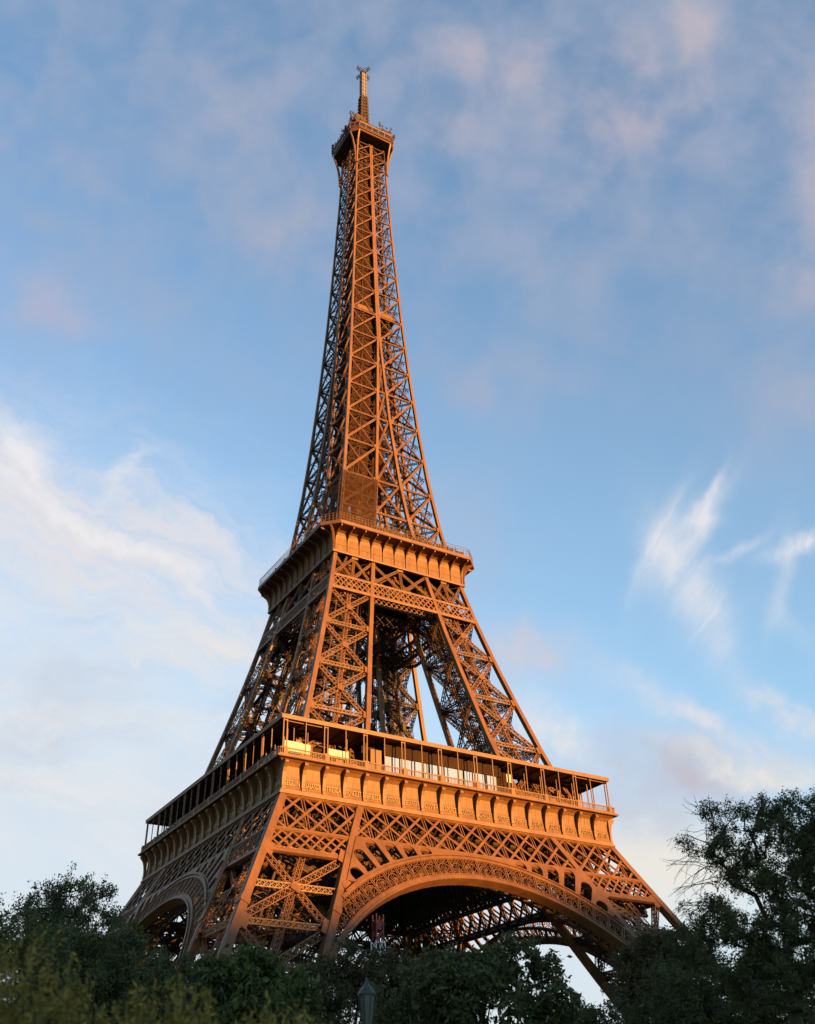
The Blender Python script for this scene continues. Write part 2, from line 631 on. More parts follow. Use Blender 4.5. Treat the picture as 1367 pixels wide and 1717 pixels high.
hd = np.array([sd.x, sd.y]) / math.hypot(sd.x, sd.y)
ht = np.array([-hd[1], hd[0]])
V, F = [], []
rr = random.Random(5)
HN = 90
prof = [(-170, 0), (-90, 0.45), (-25, 0.9), (0, 1.0), (40, 0.97), (160, 0.5), (300, 0)]
for i in range(HN):
    s = -900 + 1800 * i / (HN - 1)
    top = 101 + 5 * math.sin(s * 0.011) + 3 * math.sin(s * 0.043 + 1) + rr.uniform(-1.5, 1.5)  # crest height set so its shadow falls across the lower legs
    for dd, f in prof:
        c = hd * (930 + dd) + ht * s
        V.append((c[0], c[1], GZ - 0.5 + f * top))
npf = len(prof)
for i in range(HN - 1):
    for k in range(npf - 1):
        F.append((i * npf + k, i * npf + k + 1, (i + 1) * npf + k + 1, (i + 1) * npf + k))
shade_hill = mesh_obj('shade_hill', V, F, ground_mat())
shade_hill['kind'] = 'structure'

# ------------------------------------------------------------------ the tower: profile
ZS = [0, 24.6, 51.8, 57.6, 63, 68.5, 73, 84, 94.3, 103, 110.8, 116, 121, 126, 140, 157, 178, 200, 225, 253, 265, 276, 300]
WS = [60.4, 48.0, 34.2, 31.2, 29.1, 27.3, 26.0, 22.9, 20.2, 18.15, 16.5, 15.4, 14.5, 13.7, 12.05, 10.6, 9.15, 7.95, 6.85, 5.8, 5.45, 5.2, 5.0]
ZI = [0, 25, 30, 41.6, 51.5, 57.6, 68.5, 84, 97, 110.8, 121.5, 126.4, 136.4, 147.3, 157, 167, 177, 186, 300]
IS = [44.6, 32.0, 29.5, 24.0, 19.1, 16.7, 13.75, 10.9, 8.5, 6.3, 4.9, 4.1, 3.0, 2.15, 1.45, 0.95, 0.42, 0.02, 0.02]


def Wz(z):
    return float(np.interp(z, ZS, WS))


def Iz(z):
    return float(np.interp(z, ZI, IS))


def chord_w(z):
    return float(np.interp(z, [0, 50, 58, 110, 118, 200, 270], [1.35, 1.2, 0.95, 0.88, 0.8, 0.6, 0.48]))


T = empty('lattice_tower')
tag(T, 'tall sunset-lit iron lattice tower with arches, platforms and antenna', 'tower')


# canonical pillar: the one at (-,-); its four faces seen from outside, u runs left to right
def face_pt(face, u, z, inset=0.0):
    W, I, c = Wz(z), Iz(z), chord_w(z)
    lo, hi = -(W - c / 2), -(I + c / 2)
    a = lo + (hi - lo) * u
    b = hi + (lo - hi) * u
    if face == 'A':
        return np.array((a, -(W - c / 2) + inset, z))
    if face == 'B':
        return np.array((-(W - c / 2) + inset, b, z))
    if face == 'C':
        return np.array((b, -(I + c / 2) - inset, z))
    return np.array((-(I + c / 2) - inset, a, z))


FN = {'A': (0, -1, 0), 'B': (-1, 0, 0), 'C': (0, 1, 0), 'D': (1, 0, 0)}


def gusset(B, face, u, z, s, out=0.35):
    p, q = face_pt(face, u, z, -out), face_pt(face, u, z + 1, -out)
    d = unit(q - p) * s / 2
    B.bar(p - d, p + d, s, 0.12, FN[face])


def edge_plate(B, face, u, z, s, heavy):
    """joint plate lying just behind the chord's outer surface, reaching in towards the panel"""
    c = chord_w(z)
    p, q = face_pt(face, u, z), face_pt(face, 1 - u, z)
    n = np.array(FN[face], float)
    t = unit(q - p)
    m = p + t * min(c * 0.6, np.linalg.norm(q - p) * 0.5) + n * (c / 2 - 0.12)
    d = unit(face_pt(face, u, z + 1) - p) * s / 2
    B.bar(m - d, m + d, s * 0.7, 0.08, n)


def chord_obj(zs, parent, corner, name='chord'):
    """one corner member of the canonical pillar, following its curve"""
    B = Bars({'ww': 3, 'wi': 4, 'iw': 5, 'ii': 6}[corner])
    for z0, z1 in zip(zs[:-1], zs[1:]):
        P = []
        for z in (z0, z1):
            W, I, c = Wz(z), Iz(z), chord_w(z)
            x = -(W - c / 2) if corner[0] == 'w' else -(I + c / 2)
            y = -(W - c / 2) if corner[1] == 'w' else -(I + c / 2)
            P.append(np.array((x, y, z)))
        c = chord_w((z0 + z1) / 2)
        d = P[1] - P[0]
        B.bar(P[0] - d * 0.002, P[1] + d * 0.002, c, c, (0, -1, 0))
        for ax in (0, 1) if z1 < 57 else ():     # raised flange down the middle of each face
            for sg in (-1, 1):
                o = np.zeros(3)
                o[ax] = sg * c * 0.52
                nn = np.zeros(3)
                nn[ax] = sg
                B.bar(P[0] + o, P[1] + o, c * 0.5, 0.08, nn)
        if 30.5 < z1 < 36 and corner != 'ii':      # bolted collar
            m = P[0] + d * 0.45
            B.bar(m - d / np.linalg.norm(d) * 0.5, m + d / np.linalg.norm(d) * 0.5, c * 1.22, c * 1.22, (0, -1, 0))
    return B.build(name, IRON, parent)


def panel(B, face, z0, z1, w, d, heavy=True, centre=True, mid_h=False, top_h=True, inset=0.25):
    n = FN[face]
    BL, BR, TL, TR = (face_pt(face, u, z, inset) for u, z in ((0, z0), (1, z0), (0, z1), (1, z1)))
    nn = np.array(n, float)
    B.girder(BL, TR, w, d * 0.8, n)
    B.girder(TL - nn * d * 0.55, BR - nn * d * 0.55, w * 0.9, d * 0.7, n)
    if top_h:
        B.girder(TL - nn * 0.1, TR - nn * 0.1, w * 0.8, d, n)
    zm = (z0 + z1) / 2
    if mid_h:
        B.girder(face_pt(face, 0, zm, inset + 0.2), face_pt(face, 1, zm, inset + 0.2), w * 0.85, d, n)
    if centre:
        B.girder(face_pt(face, .5, z0, inset + d * 0.9), face_pt(face, .5, z1, inset + d * 0.9), w * 0.9, d, n)
    gusset(B, face, 0.5, zm, w * 1.35, -inset + d * 0.45)
    for u in (0, 1):
        edge_plate(B, face, u, z1, chord_w(z1) * (2.0 if z1 < 57 else 1.6), heavy)


# ---- lower pillars, ground to first platform
LOWZ = [0.5, 6.5, 18.0, 29.7, 41.3]
B_in = Bars(16)
B_out = Bars(11)
for face in 'ABCD':
    B = B_out if face in 'AB' else B_in
    for z0, z1 in zip(LOWZ[:-1], LOWZ[1:]):
        panel(B, face, z0, z1, 1.15, 0.9, mid_h=True)
    # under-platform part of the inner faces
    if face in 'CD':
        panel(B, face, 41.3, 51.5, 1.0, 0.8)
rng = random.Random(3)
B_outer, B = B_out, Bars(14)
# inner core of the pillar: longitudinal truss, diaphragm bracing, sloping lift tracks and stairs
for z0, z1 in zip(LOWZ[:-1] + [41.3], LOWZ[1:] + [51.0]):
    for u in (0.3, 0.5, 0.7):
        a, b = face_pt('A', u, z0), face_pt('A', u, z1)
        a2, b2 = face_pt('C', 1 - u, z0), face_pt('C', 1 - u, z1)
        B.girder(a + (a2 - a) * 0.5, b + (b2 - b) * 0.5, 1.0, 0.8, (0, -1, 0))
    for zz in (z1, (z0 + z1) / 2):
        c = [face_pt('A', 0, zz), face_pt('A', 1, zz), face_pt('C', 0, zz), face_pt('C', 1, zz)]
        B.girder(c[0], c[2], 0.9, 0.7, (0, 0, 1))
        B.girder(c[1], c[3], 0.9, 0.7, (0, 0, 1))
for u, v in ((0.35, 0.35), (0.35, 0.6), (0.65, 0.35), (0.65, 0.6)):
    for z0, z1 in zip(LOWZ[:-1] + [41.3], LOWZ[1:] + [56.0]):
        a = face_pt('A', u, z0) * (1 - v) + face_pt('C', 1 - u, z0) * v
        b = face_pt('A', u, z1) * (1 - v) + face_pt('C', 1 - u, z1) * v
        B.bar(a, b, 0.35, 0.5, (0, -1, 0))
z = 2.0
flip = 0
while z < 54:
    u0, u1 = (0.15, 0.85) if flip else (0.85, 0.15)
    v = 0.22
    a = face_pt('A', u0, z) * (1 - v) + face_pt('C', 1 - u0, z) * v
    b = face_pt('A', u1, z + 3.6) * (1 - v) + face_pt('C', 1 - u1, z + 3.6) * v
    B.bar(a, b, 0.7, 0.12, (0, 0, 1))
    B.bar(a + np.array((0, 0, 1.0)), b + np.array((0, 0, 1.0)), 0.07, 0.07, (0, 0, 1))
    z += 3.6
    flip = 1 - flip
pil = B_outer.build('pillar', IRON, T)
B.build('lift_track_and_stairs', DARK, pil)  # core painted darker to stand in for shade inside the lattice
B_in.build('inner_bracing', DARK, pil)  # same ironwork as the outer faces, darkened to look shaded
chz = [3.5, 6.5, 12, 18.0, 24, 29.7, 35.5, 41.3, 46.5, 51.6, 56.8]
for cn in ('ww', 'wi', 'iw', 'ii'):
    chord_obj(chz, pil, cn)
for cx, cy in ((1, 1), (1, 0), (0, 1), (0, 0)):
    x = -(Wz(2) if cx else Iz(2) + 1)
    y = -(Wz(2) if cy else Iz(2) + 1)
    V = []
    for zz, h in ((GZ - 0.5, 4.2), (0.6, 4.0), (0.8, 3.4), (3.4, 2.6), (4.2, 1.6)):
        V += [(x + sx * h, y + sy * h, zz) for sx, sy in ((-1, -1), (1, -1), (1, 1), (-1, 1))]
    F = [(0, 3, 2, 1), (16, 17, 18, 19)]
    for i in range(4):
        F += [(4 * i + k, 4 * i + (k + 1) % 4, 4 * i + 4 + (k + 1) % 4, 4 * i + 4 + k) for k in range(4)]
    mesh_obj('masonry_base', V, F, STONE, pil)
turn4(pil)

# ---- middle pillars, first to second platform
MIDZ = [57.4, 60.2, 70.8, 81.4, 91.8, 101.4]
B_in = Bars(17)
B_out = Bars(12)
for face in 'ABCD':
    B = B_out if face in 'AB' else B_in
    for z0, z1 in zip(MIDZ[1:-1], MIDZ[2:]):
        panel(B, face, z0, z1, 1.0, 0.75)
    if face in 'CD':
        panel(B, face, 101.4, 110.6, 0.9, 0.7)
    gusset(B, face, 0, 60.2, 1.6)
    B.girder(face_pt(face, 0, 60.2, .3), face_pt(face, 1, 60.2, .3), 1.0, 0.8, FN[face])
    # slender secondary verticals and ties
    for u in (0.25, 0.75):
        for z0, z1 in zip(MIDZ[1:-1], MIDZ[2:]):
            B.bar(face_pt(face, u, z0, 1.1), face_pt(face, u, z1, 1.1), 0.12, 0.12, FN[face])
    for zz in np.arange(63, 108, 2.65):
        B.bar(face_pt(face, 0.3, zz, 1.3), face_pt(face, 0.7, zz + rng.uniform(-.6, .6), 1.3), 0.1, 0.1, FN[face])
B_outer, B = B_out, Bars(15)
for z0, z1 in zip(MIDZ[:-1] + [101.4], MIDZ[1:] + [110.5]):
    for u in (0.36, 0.64):
        a, b = face_pt('A', u, z0), face_pt('A', u, z1)
        a2, b2 = face_pt('C', 1 - u, z0), face_pt('C', 1 - u, z1)
        for v in (0.36, 0.64):
            B.girder(a + (a2 - a) * v, b + (b2 - b) * v, 0.7, 0.6, (0, -1, 0))
    c = [face_pt('A', 0, z1), face_pt('A', 1, z1), face_pt('C', 0, z1), face_pt('C', 1, z1)]
    B.girder(c[0], c[2], 0.8, 0.6, (0, 0, 1))
    B.girder(c[1], c[3], 0.8, 0.6, (0, 0, 1))
z = 59.0
flip = 0
while z < 110:
    u0, u1 = (0.2, 0.8) if flip else (0.8, 0.2)
    for v in (0.3, 0.68):
        a = face_pt('A', u0, z) * (1 - v) + face_pt('C', 1 - u0, z) * v
        b = face_pt('A', u1, z + 2.65) * (1 - v) + face_pt('C', 1 - u1, z + 2.65) * v
        B.bar(a, b, 0.9, 0.16, (0, 0, 1))
        for hh in (0.5, 1.0):
            B.bar(a + np.array((0, 0.4, hh)), b + np.array((0, 0.4, hh)), 0.06, 0.06, (0, 0, 1))
        B.box(b + np.array((0, 0, -0.1)), 1.6, 1.6, 0.14)
    z += 2.65
    flip = 1 - flip
mid = B_outer.build('upper_pillar', IRON, T)
B.build('stairs_and_core', DARK, mid)
B_in.build('inner_bracing', DARK, mid)  # inner faces and core take the painted-in shade tone
chm = [56.5, 60.2, 65.5, 70.8, 76, 81.4, 86.6, 91.8, 96.6, 101.4, 106, 111.0]
for cn in ('ww', 'wi', 'iw', 'ii'):
    chord_obj(chm, mid, cn)
turn4(mid)


# ---- decorative arches between the pillars, in the sloping plane of each side
SL = 0.5055
KV = math.sqrt(1 + SL * SL)
UPV = np.array((0, SL, 1)) / KV
NRM = np.array((0, -1, SL)) / KV


def pl(x, v, off=0.0):
    return np.array((x, -60.4, 0.0)) + UPV * v + NRM * off


RI, VI, RO, VO = 37.2, 8.0, 40.6, 9.2
TH = R(70)


def arc(th, s, off=0.0):
    a = (RI * math.sin(th), VI + RI * math.cos(th))
    b = (RO * math.sin(th), VO + RO * math.cos(th))
    return pl(a[0] + (b[0] - a[0]) * s, a[1] + (b[1] - a[1]) * s, off)


B = Bars(21)
NSEG = 88
for i in range(NSEG):
    t0, t1 = -TH + 2 * TH * i / NSEG, -TH + 2 * TH * (i + 1) / NSEG
    for s, wd, dp, off in ((0.09, 0.95, 0.5, 0.0), (0.93, 0.6, 0.45, 0.0), (0.01, 0.3, 0.8, 0.1), (1.0, 0.22, 0.7, 0.1), (0.2, 0.14, 0.62, 0.05)):
        B.abar(arc(t0, s, off), arc(t1, s, off), wd, dp, NRM)
    # soffit and the parallel rib behind
    B.abar(arc(t0, 0.0, -0.7), arc(t1, 0.0, -0.6), 0.16, 1.1, NRM)
    for s in (0.55, 0.94):
        B.abar(arc(t0, s, -4.2), arc(t1, s, -4.2), 0.5, 0.5, NRM)
    if i % 2 == 0:
        B.abar(arc(t0, 0.1, -1.4), arc(t0, 0.6, -4.2), 0.3, 0.25, NRM)
        B.abar(arc(t0, 0.1, -1.4), arc(t1 + (t1 - t0), 0.6, -4.2), 0.16, 0.1, UPV)
        B.abar(arc(t0, 0.55, -4.2), arc(t0, 0.95, -4.2), 0.25, 0.2, NRM)
        B.abar(arc(t0, 0.55, -4.2), arc(t1 + (t1 - t0), 0.95, -4.2), 0.18, 0.1, NRM)
arch = B.build('arch', IRON, T)
B = Bars(22)
NC = 34
for i in range(NC + 1):
    th = -TH + 2 * TH * i / NC
    for e in (-0.0042, 0.0042):
        B.abar(arc(th + e, 0.16, 0.05), arc(th + e, 0.9, 0.05), 0.15, 0.3, NRM)
    if i == NC:
        break
    dt = 2 * TH / NC
    tc = th + dt / 2
    # palmette: spokes fanning from the foot of the cell, under a small round arch
    foot = arc(tc, 0.24)
    for k in range(-2, 3):
        B.abar(foot, arc(tc + k * dt * 0.15, 0.66 - 0.045 * k * k), 0.09, 0.12, NRM)
    for k in range(8):
        a0, a1 = math.pi * k / 8, math.pi * (k + 1) / 8
        B.abar(arc(tc - dt * 0.4 * math.cos(a0), 0.44 + 0.26 * math.sin(a0)), arc(tc - dt * 0.4 * math.cos(a1), 0.44 + 0.26 * math.sin(a1)), 0.13, 0.16, NRM)
    for sx in (-1, 1):
        B.abar(arc(tc + sx * dt * 0.4, 0.24), arc(tc + sx * dt * 0.4, 0.46), 0.1, 0.14, NRM)
        for (ct, cs, rt_, rs) in ((0.3, 0.285, 0.1, 0.06), (0.34, 0.79, 0.11, 0.07), (0.12, 0.8, 0.1, 0.06)):
            for k in range(6):
                a0, a1 = 2 * math.pi * k / 6, 2 * math.pi * (k + 1) / 6
                B.abar(arc(tc + dt * (sx * ct + rt_ * math.cos(a0)), cs + rs * math.sin(a0)), arc(tc + dt * (sx * ct + rt_ * math.cos(a1)), cs + rs * math.sin(a1)), 0.085, 0.12, NRM)
B.build('arch_lace', IRON, arch)

# spandrel plates pierced by round-headed openings: a flat outline with holes, given thickness
VT = 44.95 * KV


def filled(name, loops, thick, mat, parent, mtx):
    cu = bpy.data.curves.new(name, 'CURVE')
    cu.dimensions = '2D'
    cu.fill_mode = 'BOTH'
    cu.extrude = thick / 2
    for lp in loops:
        s = cu.splines.new('POLY')
        s.points.add(len(lp) - 1)
        for q, (x, y) in zip(s.points, lp):
            q.co = (x, y, 0, 1)
        s.use_cyclic_u = True
    tmp = bpy.data.objects.new('tmp', cu)
    C.objects.link(tmp)
    dg = bpy.context.evaluated_depsgraph_get()
    me = bpy.data.meshes.new_from_object(tmp.evaluated_get(dg))
    me.name = name
    me.materials.clear()
    me.materials.append(mat)
    me.transform(mtx)
    bpy.data.objects.remove(tmp)
    bpy.data.curves.remove(cu)
    return link(bpy.data.objects.new(name, me), parent)


PM = Matrix(((1, 0, NRM[0], 0), (0, UPV[1], NRM[1], -60.4), (0, UPV[2], NRM[2], 0), (0, 0, 0, 1)))


def ex_pt(th, dr=0.0):
    return ((RO + dr) * math.sin(th), VO + (RO + dr) * math.cos(th))


THX = math.asin(27.3 / RO)
outer = [(-Iz(44.95), VT + 0.35), (Iz(44.95), VT + 0.35)]
outer += [ex_pt(THX - 2 * THX * i / 60, -0.1) for i in range(61)]
loops = [outer]
DTH = R(4.35)
for sgn in (-1, 1):
    for k in range(7):
        th = sgn * (R(13.4) + DTH * k)
        hw = 1.1 if k < 6 else 0.85
        r0 = RO + 0.4
        # how far the opening may reach outwards
        rmax = 200.0
        r = r0
        while r < RO + 14:
            x, v = r * math.sin(th), VO + r * math.cos(th)
            zz = v / KV
            if v > VT - 0.35 or abs(x) > Iz(zz) - 0.5:
                break
            r += 0.05
        r1 = r - hw * 0.8
        if r1 - r0 < 0.25:
            r1 = r0 + 0.25
        er, et = np.array((math.sin(th), math.cos(th))), np.array((math.cos(th), -math.sin(th)))
        c0, c1 = np.array((0, VO)) + er * r0, np.array((0, VO)) + er * r1
        lp = [c0 - et * hw, c0 + et * hw]
        lp += [c1 + et * hw * math.cos(a) + er * hw * math.sin(a) for a in np.linspace(0, math.pi, 11)]
        loops.append([tuple(q) for q in lp])
filled('spandrel_plate', loops, 0.3, IRON, arch, PM)
turn4(arch)

# ---- lattice girders under the first platform
ZA0, ZA1 = 45.0, 51.45
ZB0, ZB1 = 41.35, 44.65


def clip_line(x0, z0, x1, z1, inner=None):
    """keep the piece of a face diagonal that lies between the outer chords"""
    ts = [k / 60 for k in range(61)]
    ok = []
    for t in ts:
        x, z_ = x0 + (x1 - x0) * t, z0 + (z1 - z0) * t
        ok.append(abs(x) < Wz(z_) - 0.6 and (inner is None or abs(x) > Iz(z_) + 0.4))
    if not any(ok):
        return None
    i0 = ok.index(True)
    i1 = len(ok) - 1 - ok[::-1].index(True)
    if i1 <= i0:
        return None
    f = lambda t: (x0 + (x1 - x0) * t, z0 + (z1 - z0) * t)
    return f(ts[i0]), f(ts[i1])


def fpl(x, z_, off=0.0):
    return pl(x, z_ * KV, off - 0.42)


B = B_front = Bars(31)
B_rear = Bars(32)
PX = 2 * 34.3 / 18
for depth, s in ((0.0, 1.0), (-3.6, 0.9)):
    B = B_front if depth == 0 else B_rear
    for k in range(-6, 25):
        xt = -34.3 + PX * k
        segs = [((xt, ZA1, xt, ZA0), 0.36, 0.22, -0.05), ((xt, ZA1, xt + 2 * PX, ZA0), 0.42, 0.14, 0.12), ((xt, ZA1, xt - 2 * PX, ZA0), 0.42, 0.14, 0.26)]
        for sg, wd, dp, of in segs:
            c = clip_line(*sg)
            if c:
                if wd == 0.36:
                    for e in (-0.24, 0.24):
                        B.bar(fpl(c[0][0] + e, c[0][1], depth + of), fpl(c[1][0] + e, c[1][1], depth + of), 0.17, dp, NRM)
                else:
                    B.bar(fpl(*c[0], depth + of), fpl(*c[1], depth + of), wd * s, dp, NRM)
    for side in (-1, 1):
        n = 11
        for k in range(-8, 30):
            xt = side * (15 + k * 1.85)
            for dx, of in ((3.7, 0.1), (-3.7, 0.24)):
                c = clip_line(xt, ZB1, xt + dx, ZB0, True)
                if c and c[0][0] * side > 0 and c[1][0] * side > 0:
                    B.bar(fpl(*c[0], depth + of), fpl(*c[1], depth + of), 0.34, 0.12, NRM)
    # stout horizontal members
    for zz, wd, full in ((51.2, 0.55, True), (44.85, 0.75, True), (41.2, 0.65, False)):
        W_, I_ = Wz(zz) - 0.9, Iz(zz) + 0.2
        if full:
            B.bar(fpl(-W_, zz, depth + 0.1), fpl(W_, zz, depth + 0.1), wd, 0.55, NRM)
            B.bar(fpl(-W_, zz, depth + 0.42), fpl(W_, zz, depth + 0.42), wd * 0.45, 0.1, NRM)
        else:
            for s2 in (-1, 1):
                B.bar(fpl(s2 * I_, zz, depth + 0.1), fpl(s2 * W_, zz, depth + 0.1), wd, 0.55, NRM)
B = B_rear
for k in range(0, 19):
    xt = -34.3 + PX * k
    for zz in (ZA0, ZA1 - 0.6):
        if abs(xt) < Wz(zz) - 1:
            B.bar(fpl(xt, zz, -0.2), fpl(xt, zz, -3.5), 0.25, 0.2, (0, 0, 1))
lg = B_front.build('lattice_girder', IRON, T)
B_rear.build('rear_girder', DARK, lg)  # rear copy painted dark as shade behind the spandrel openings
turn4(lg)
B = Bars(33)
for z0, z1, p_ in ((44.5, 47.6, 1.5), (47.8, 51.0, 1.5), (51.2, 56.0, 1.8)):
    def ip(x, z_, o=0.0):
        return np.array((x, -(Iz(z_) + 0.6) + o, z_))
    n = int(2 * Iz(z1) / p_)
    for i in range(n):
        f0, f1 = -1 + 2 * i / n, -1 + 2 * (i + 1) / n
        a0, a1, b0, b1 = f0 * Iz(z0), f1 * Iz(z0), f0 * Iz(z1), f1 * Iz(z1)
        B.bar(ip(a0, z0), ip(b1, z1), 0.4, 0.16)
        B.bar(ip(b0, z1, .25), ip(a1, z0, .25), 0.4, 0.16)
        B.bar(ip(a0, z0, .1), ip(b0, z1, .1), 0.35, 0.3)
        B.bar(ip((a0 + a1) / 2, z0, 1.6), ip(b1, z1, 1.6), 0.3, 0.14)
        B.bar(ip(b0, z1, 1.8), ip((a0 + a1) / 2, z0, 1.8), 0.3, 0.14)
    for zz in (z0, z1):
        B.bar(ip(-Iz(zz), zz), ip(Iz(zz), zz), 0.7, 0.7)
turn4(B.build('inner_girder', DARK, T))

# ------------------------------------------------------------------ first platform
HOLE = 13.5
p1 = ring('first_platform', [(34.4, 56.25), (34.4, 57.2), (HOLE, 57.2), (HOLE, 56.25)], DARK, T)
B = Bars(41)
for c in np.linspace(-32, 32, 17):
    for zz, dz in ((54.2, 3.4),):
        if abs(c) < HOLE:
            for s in (-1, 1):
                B.girder((c, s * HOLE, zz), (c, s * 33.0, zz), dz, 0.4, (1, 0, 0), 0.22, 0.14, pitch=0.6, sides=False)
                B.girder((s * HOLE, c, zz), (s * 33.0, c, zz), dz, 0.4, (0, 1, 0), 0.22, 0.14, pitch=0.6, sides=False)
        else:
            B.girder((c, -33.0, zz), (c, 33.0, zz), dz, 0.4, (1, 0, 0), 0.22, 0.14, pitch=0.6, sides=False)
            B.girder((-33.0, c, zz), (33.0, c, zz), dz, 0.4, (0, 1, 0), 0.22, 0.14, pitch=0.6, sides=False)
B.build('deck_girders', DARK, p1)
# architrave, frieze with the names, cornice
fr = side_strip('frieze', [(34.32, 52.0, 34.32), (34.1, 52.9, 34.1), (33.95, 54.2, 33.95), (33.95, 55.2, 33.95), (34.1, 55.9, 34.1),
                           (34.5, 56.45, 34.5), (35.1, 56.86, 35.1), (33.2, 56.86, 33.2), (33.2, 52.0, 33.2)], IRON, p1)
turn4(fr)
ring('architrave', [(33.6, 51.3), (34.75, 51.3), (34.75, 51.62), (34.55, 51.7), (34.55, 52.02), (33.6, 52.02)], IRON, p1)
ring('cornice', [(33.7, 56.88), (35.7, 56.88), (35.78, 57.0), (35.78, 57.22), (35.5, 57.36), (34.0, 57.36)], IRON, p1)
B = Bars(42)
for i in range(18):
    xm = -34.3 + PX * (i + 0.5)
    B.bar((xm, -33.97, 53.9), (xm, -33.97, 55.2), 0.04, 0.03)
    B.bar((xm, -33.97, 55.2), (xm, -34.12, 55.9), 0.04, 0.03)
    B.bar((xm - PX / 2 + 0.3, -34.0, 53.95), (xm + PX / 2 - 0.3, -34.0, 53.95), 0.07, 0.07)
    B.bar((xm - PX / 2 + 0.3, -34.2, 52.5), (xm + PX / 2 - 0.3, -34.2, 52.5), 0.07, 0.07)
seams = B.build('frieze_moulding', IRON, p1)
turn4(seams)
vol = [(-35.0 + 0.36 * math.cos(a), 56.3 + 0.36 * math.sin(a)) for a in np.linspace(math.pi * 0.35, math.pi * 1.75, 10)]
cpoly = [(-34.1, 52.05), (-34.62, 52.05), (-34.62, 52.45), (-34.52, 52.6), (-34.55, 53.6), (-34.72, 54.7), (-34.98, 55.4)]
cpoly += [(-35.22 - 0.4 * math.cos(a), 56.26 + 0.38 * math.sin(a)) for a in np.linspace(-1.1, 1.35, 9)]
cpoly += [(-35.0, 56.84), (-34.1, 56.84)]
con0 = prism_x('console', cpoly, -0.3, 0.3, IRON, p1)
for k in range(4):
    for i in range(19):
        if i == 18:
            continue
        x = -34.3 + PX * i
        if k == 0 and i == 0:
            o = con0
        else:
            o = con0.copy()
            link(o, p1)
        o.matrix_basis = Matrix.Rotation(k * math.pi / 2, 4, 'Z') @ Matrix.Translation((x + (0.25 if i == 0 else 0), 0, 0))

NAMES = {0: 'SEGUIN LALANDE TRESCA PONCELET BRESSE LAGRANGE BELANGER CUVIER LAPLACE DULONG CHASLES LAVOISIER AMPERE CHEVREUL FLACHAT NAVIER LEGENDRE CHAPTAL'.split(),
         3: ['PETIT', 'DAGUERRE', 'WURTZ', 'LE VERRIER', 'PERDONNET', 'DELAMBRE', 'MALUS', 'BREGUET', 'POLONCEAU', 'DUMAS', 'CLAPEYRON', 'BORDA', 'FOURIER', 'BICHAT', 'SAUVAGE', 'PELOUZE', 'CARNOT', 'LAME']}


def lettering(text, wmax, h, thick, mtx, mat, parent, name='lettering'):
    cu = bpy.data.curves.new('txt', 'FONT')
    cu.body = text
    cu.extrude = thick / 2
    cu.align_x = 'CENTER'
    tmp = bpy.data.objects.new('txt', cu)
    C.objects.link(tmp)
    me = bpy.data.meshes.new_from_object(tmp.evaluated_get(bpy.context.evaluated_depsgraph_get()))
    bpy.data.objects.remove(tmp)
    bpy.data.curves.remove(cu)
    co = np.array([v.co for v in me.vertices])
    sx = min(wmax / (co[:, 0].max() - co[:, 0].min()), h * 1.35 / co[:, 1].max())
    sy = h / co[:, 1].max()
    me.transform(mtx @ Matrix.Diagonal((sx, sy, 1, 1)))
    me.name = name
    me.materials.clear()
    me.materials.append(mat)
    return link(bpy.data.objects.new(name, me), parent)


for k, lst in NAMES.items():
    for i, tname in enumerate(lst):
        xm = -34.3 + PX * (i + 0.5)
        mt = Matrix.Rotation(k * math.pi / 2, 4, 'Z') @ Matrix.Translation((xm, -34.18, 52.78)) @ Matrix.Rotation(math.pi / 2, 4, 'X')
        lettering(tname, 2.75, 0.85, 0.12, mt, GOLD, p1)

# balustrade, gallery posts and roof
B = Bars(43)
x = -35.2
while x < 35.2:
    B.bar((x, -35.3, 57.36), (x, -35.3, 58.42), 0.09, 0.07)
    x += 0.3
for zz, h in ((57.5, 0.14), (58.48, 0.16)):
    B.bar((-35.3, -35.3, zz), (35.2, -35.3, zz), h, 0.16)
for i in range(0, 19, 2):
    xx = -34.3 + PX * i
    B.bar((xx, -35.32, 57.36), (xx, -35.32, 58.7), 0.75, 0.2)
turn4(B.build('balustrade', IRON, p1))
for k in range(4):
    for i in range(0, 19):
        if i == 18:
            continue
        xx = -34.3 + PX * i
        B = Bars(i + 50 * k)
        yy = -34.8
        if i % 2 == 0:
            for e in (-0.32, 0.32):
                B.bar((xx + e, yy, 57.3), (xx + e, yy, 63.75), 0.17, 0.17)
                B.bar((xx + e, yy, 57.36), (xx + e, yy, 58.9), 0.24, 0.24)
            B.bar((xx - 0.32, yy, 63.4), (xx + 0.32, yy, 63.4), 0.2, 0.1)
        else:
            B.bar((xx, yy, 57.3), (xx, yy, 63.75), 0.15, 0.15)
        o = B.build('gallery_post', IRON, p1)
        if k:
            o.matrix_basis = Matrix.Rotation(k * math.pi / 2, 4, 'Z')
ring('gallery_roof', [(27.0, 63.72), (34.7, 63.72), (34.75, 63.6), (35.1, 63.6), (35.15, 64.3), (34.9, 64.42), (27.0, 64.5)], IRON, p1)
B = Bars(44)
for i in range(19):
    xx = -34.3 + PX * i + 1.9
    if abs(xx) < 34:
        B.bar((xx, -31.6, 57.3), (xx, -31.6, 63.7), 0.14, 0.14)
    B.bar((-34.3 + PX * i, -34.6, 63.55), (-34.3 + PX * i, -27.2, 63.55), 0.15, 0.28, (0, 0, 1))
for c in (-29.5, -22.0, 24.0, 29.0):
    B.box((c, -30.6 + rng.uniform(-.5, .5), 58.6), 1.6, 1.0, 2.4)
    B.box((c + 1.9, -30.2, 59.6), 0.8, 0.8, 4.4)
    B.bar((c - 1.5, -32, 57.3), (c - 0.5, -30, 62.5), 0.14, 0.14)
turn4(B.build('gallery_fittings', IRON, p1))


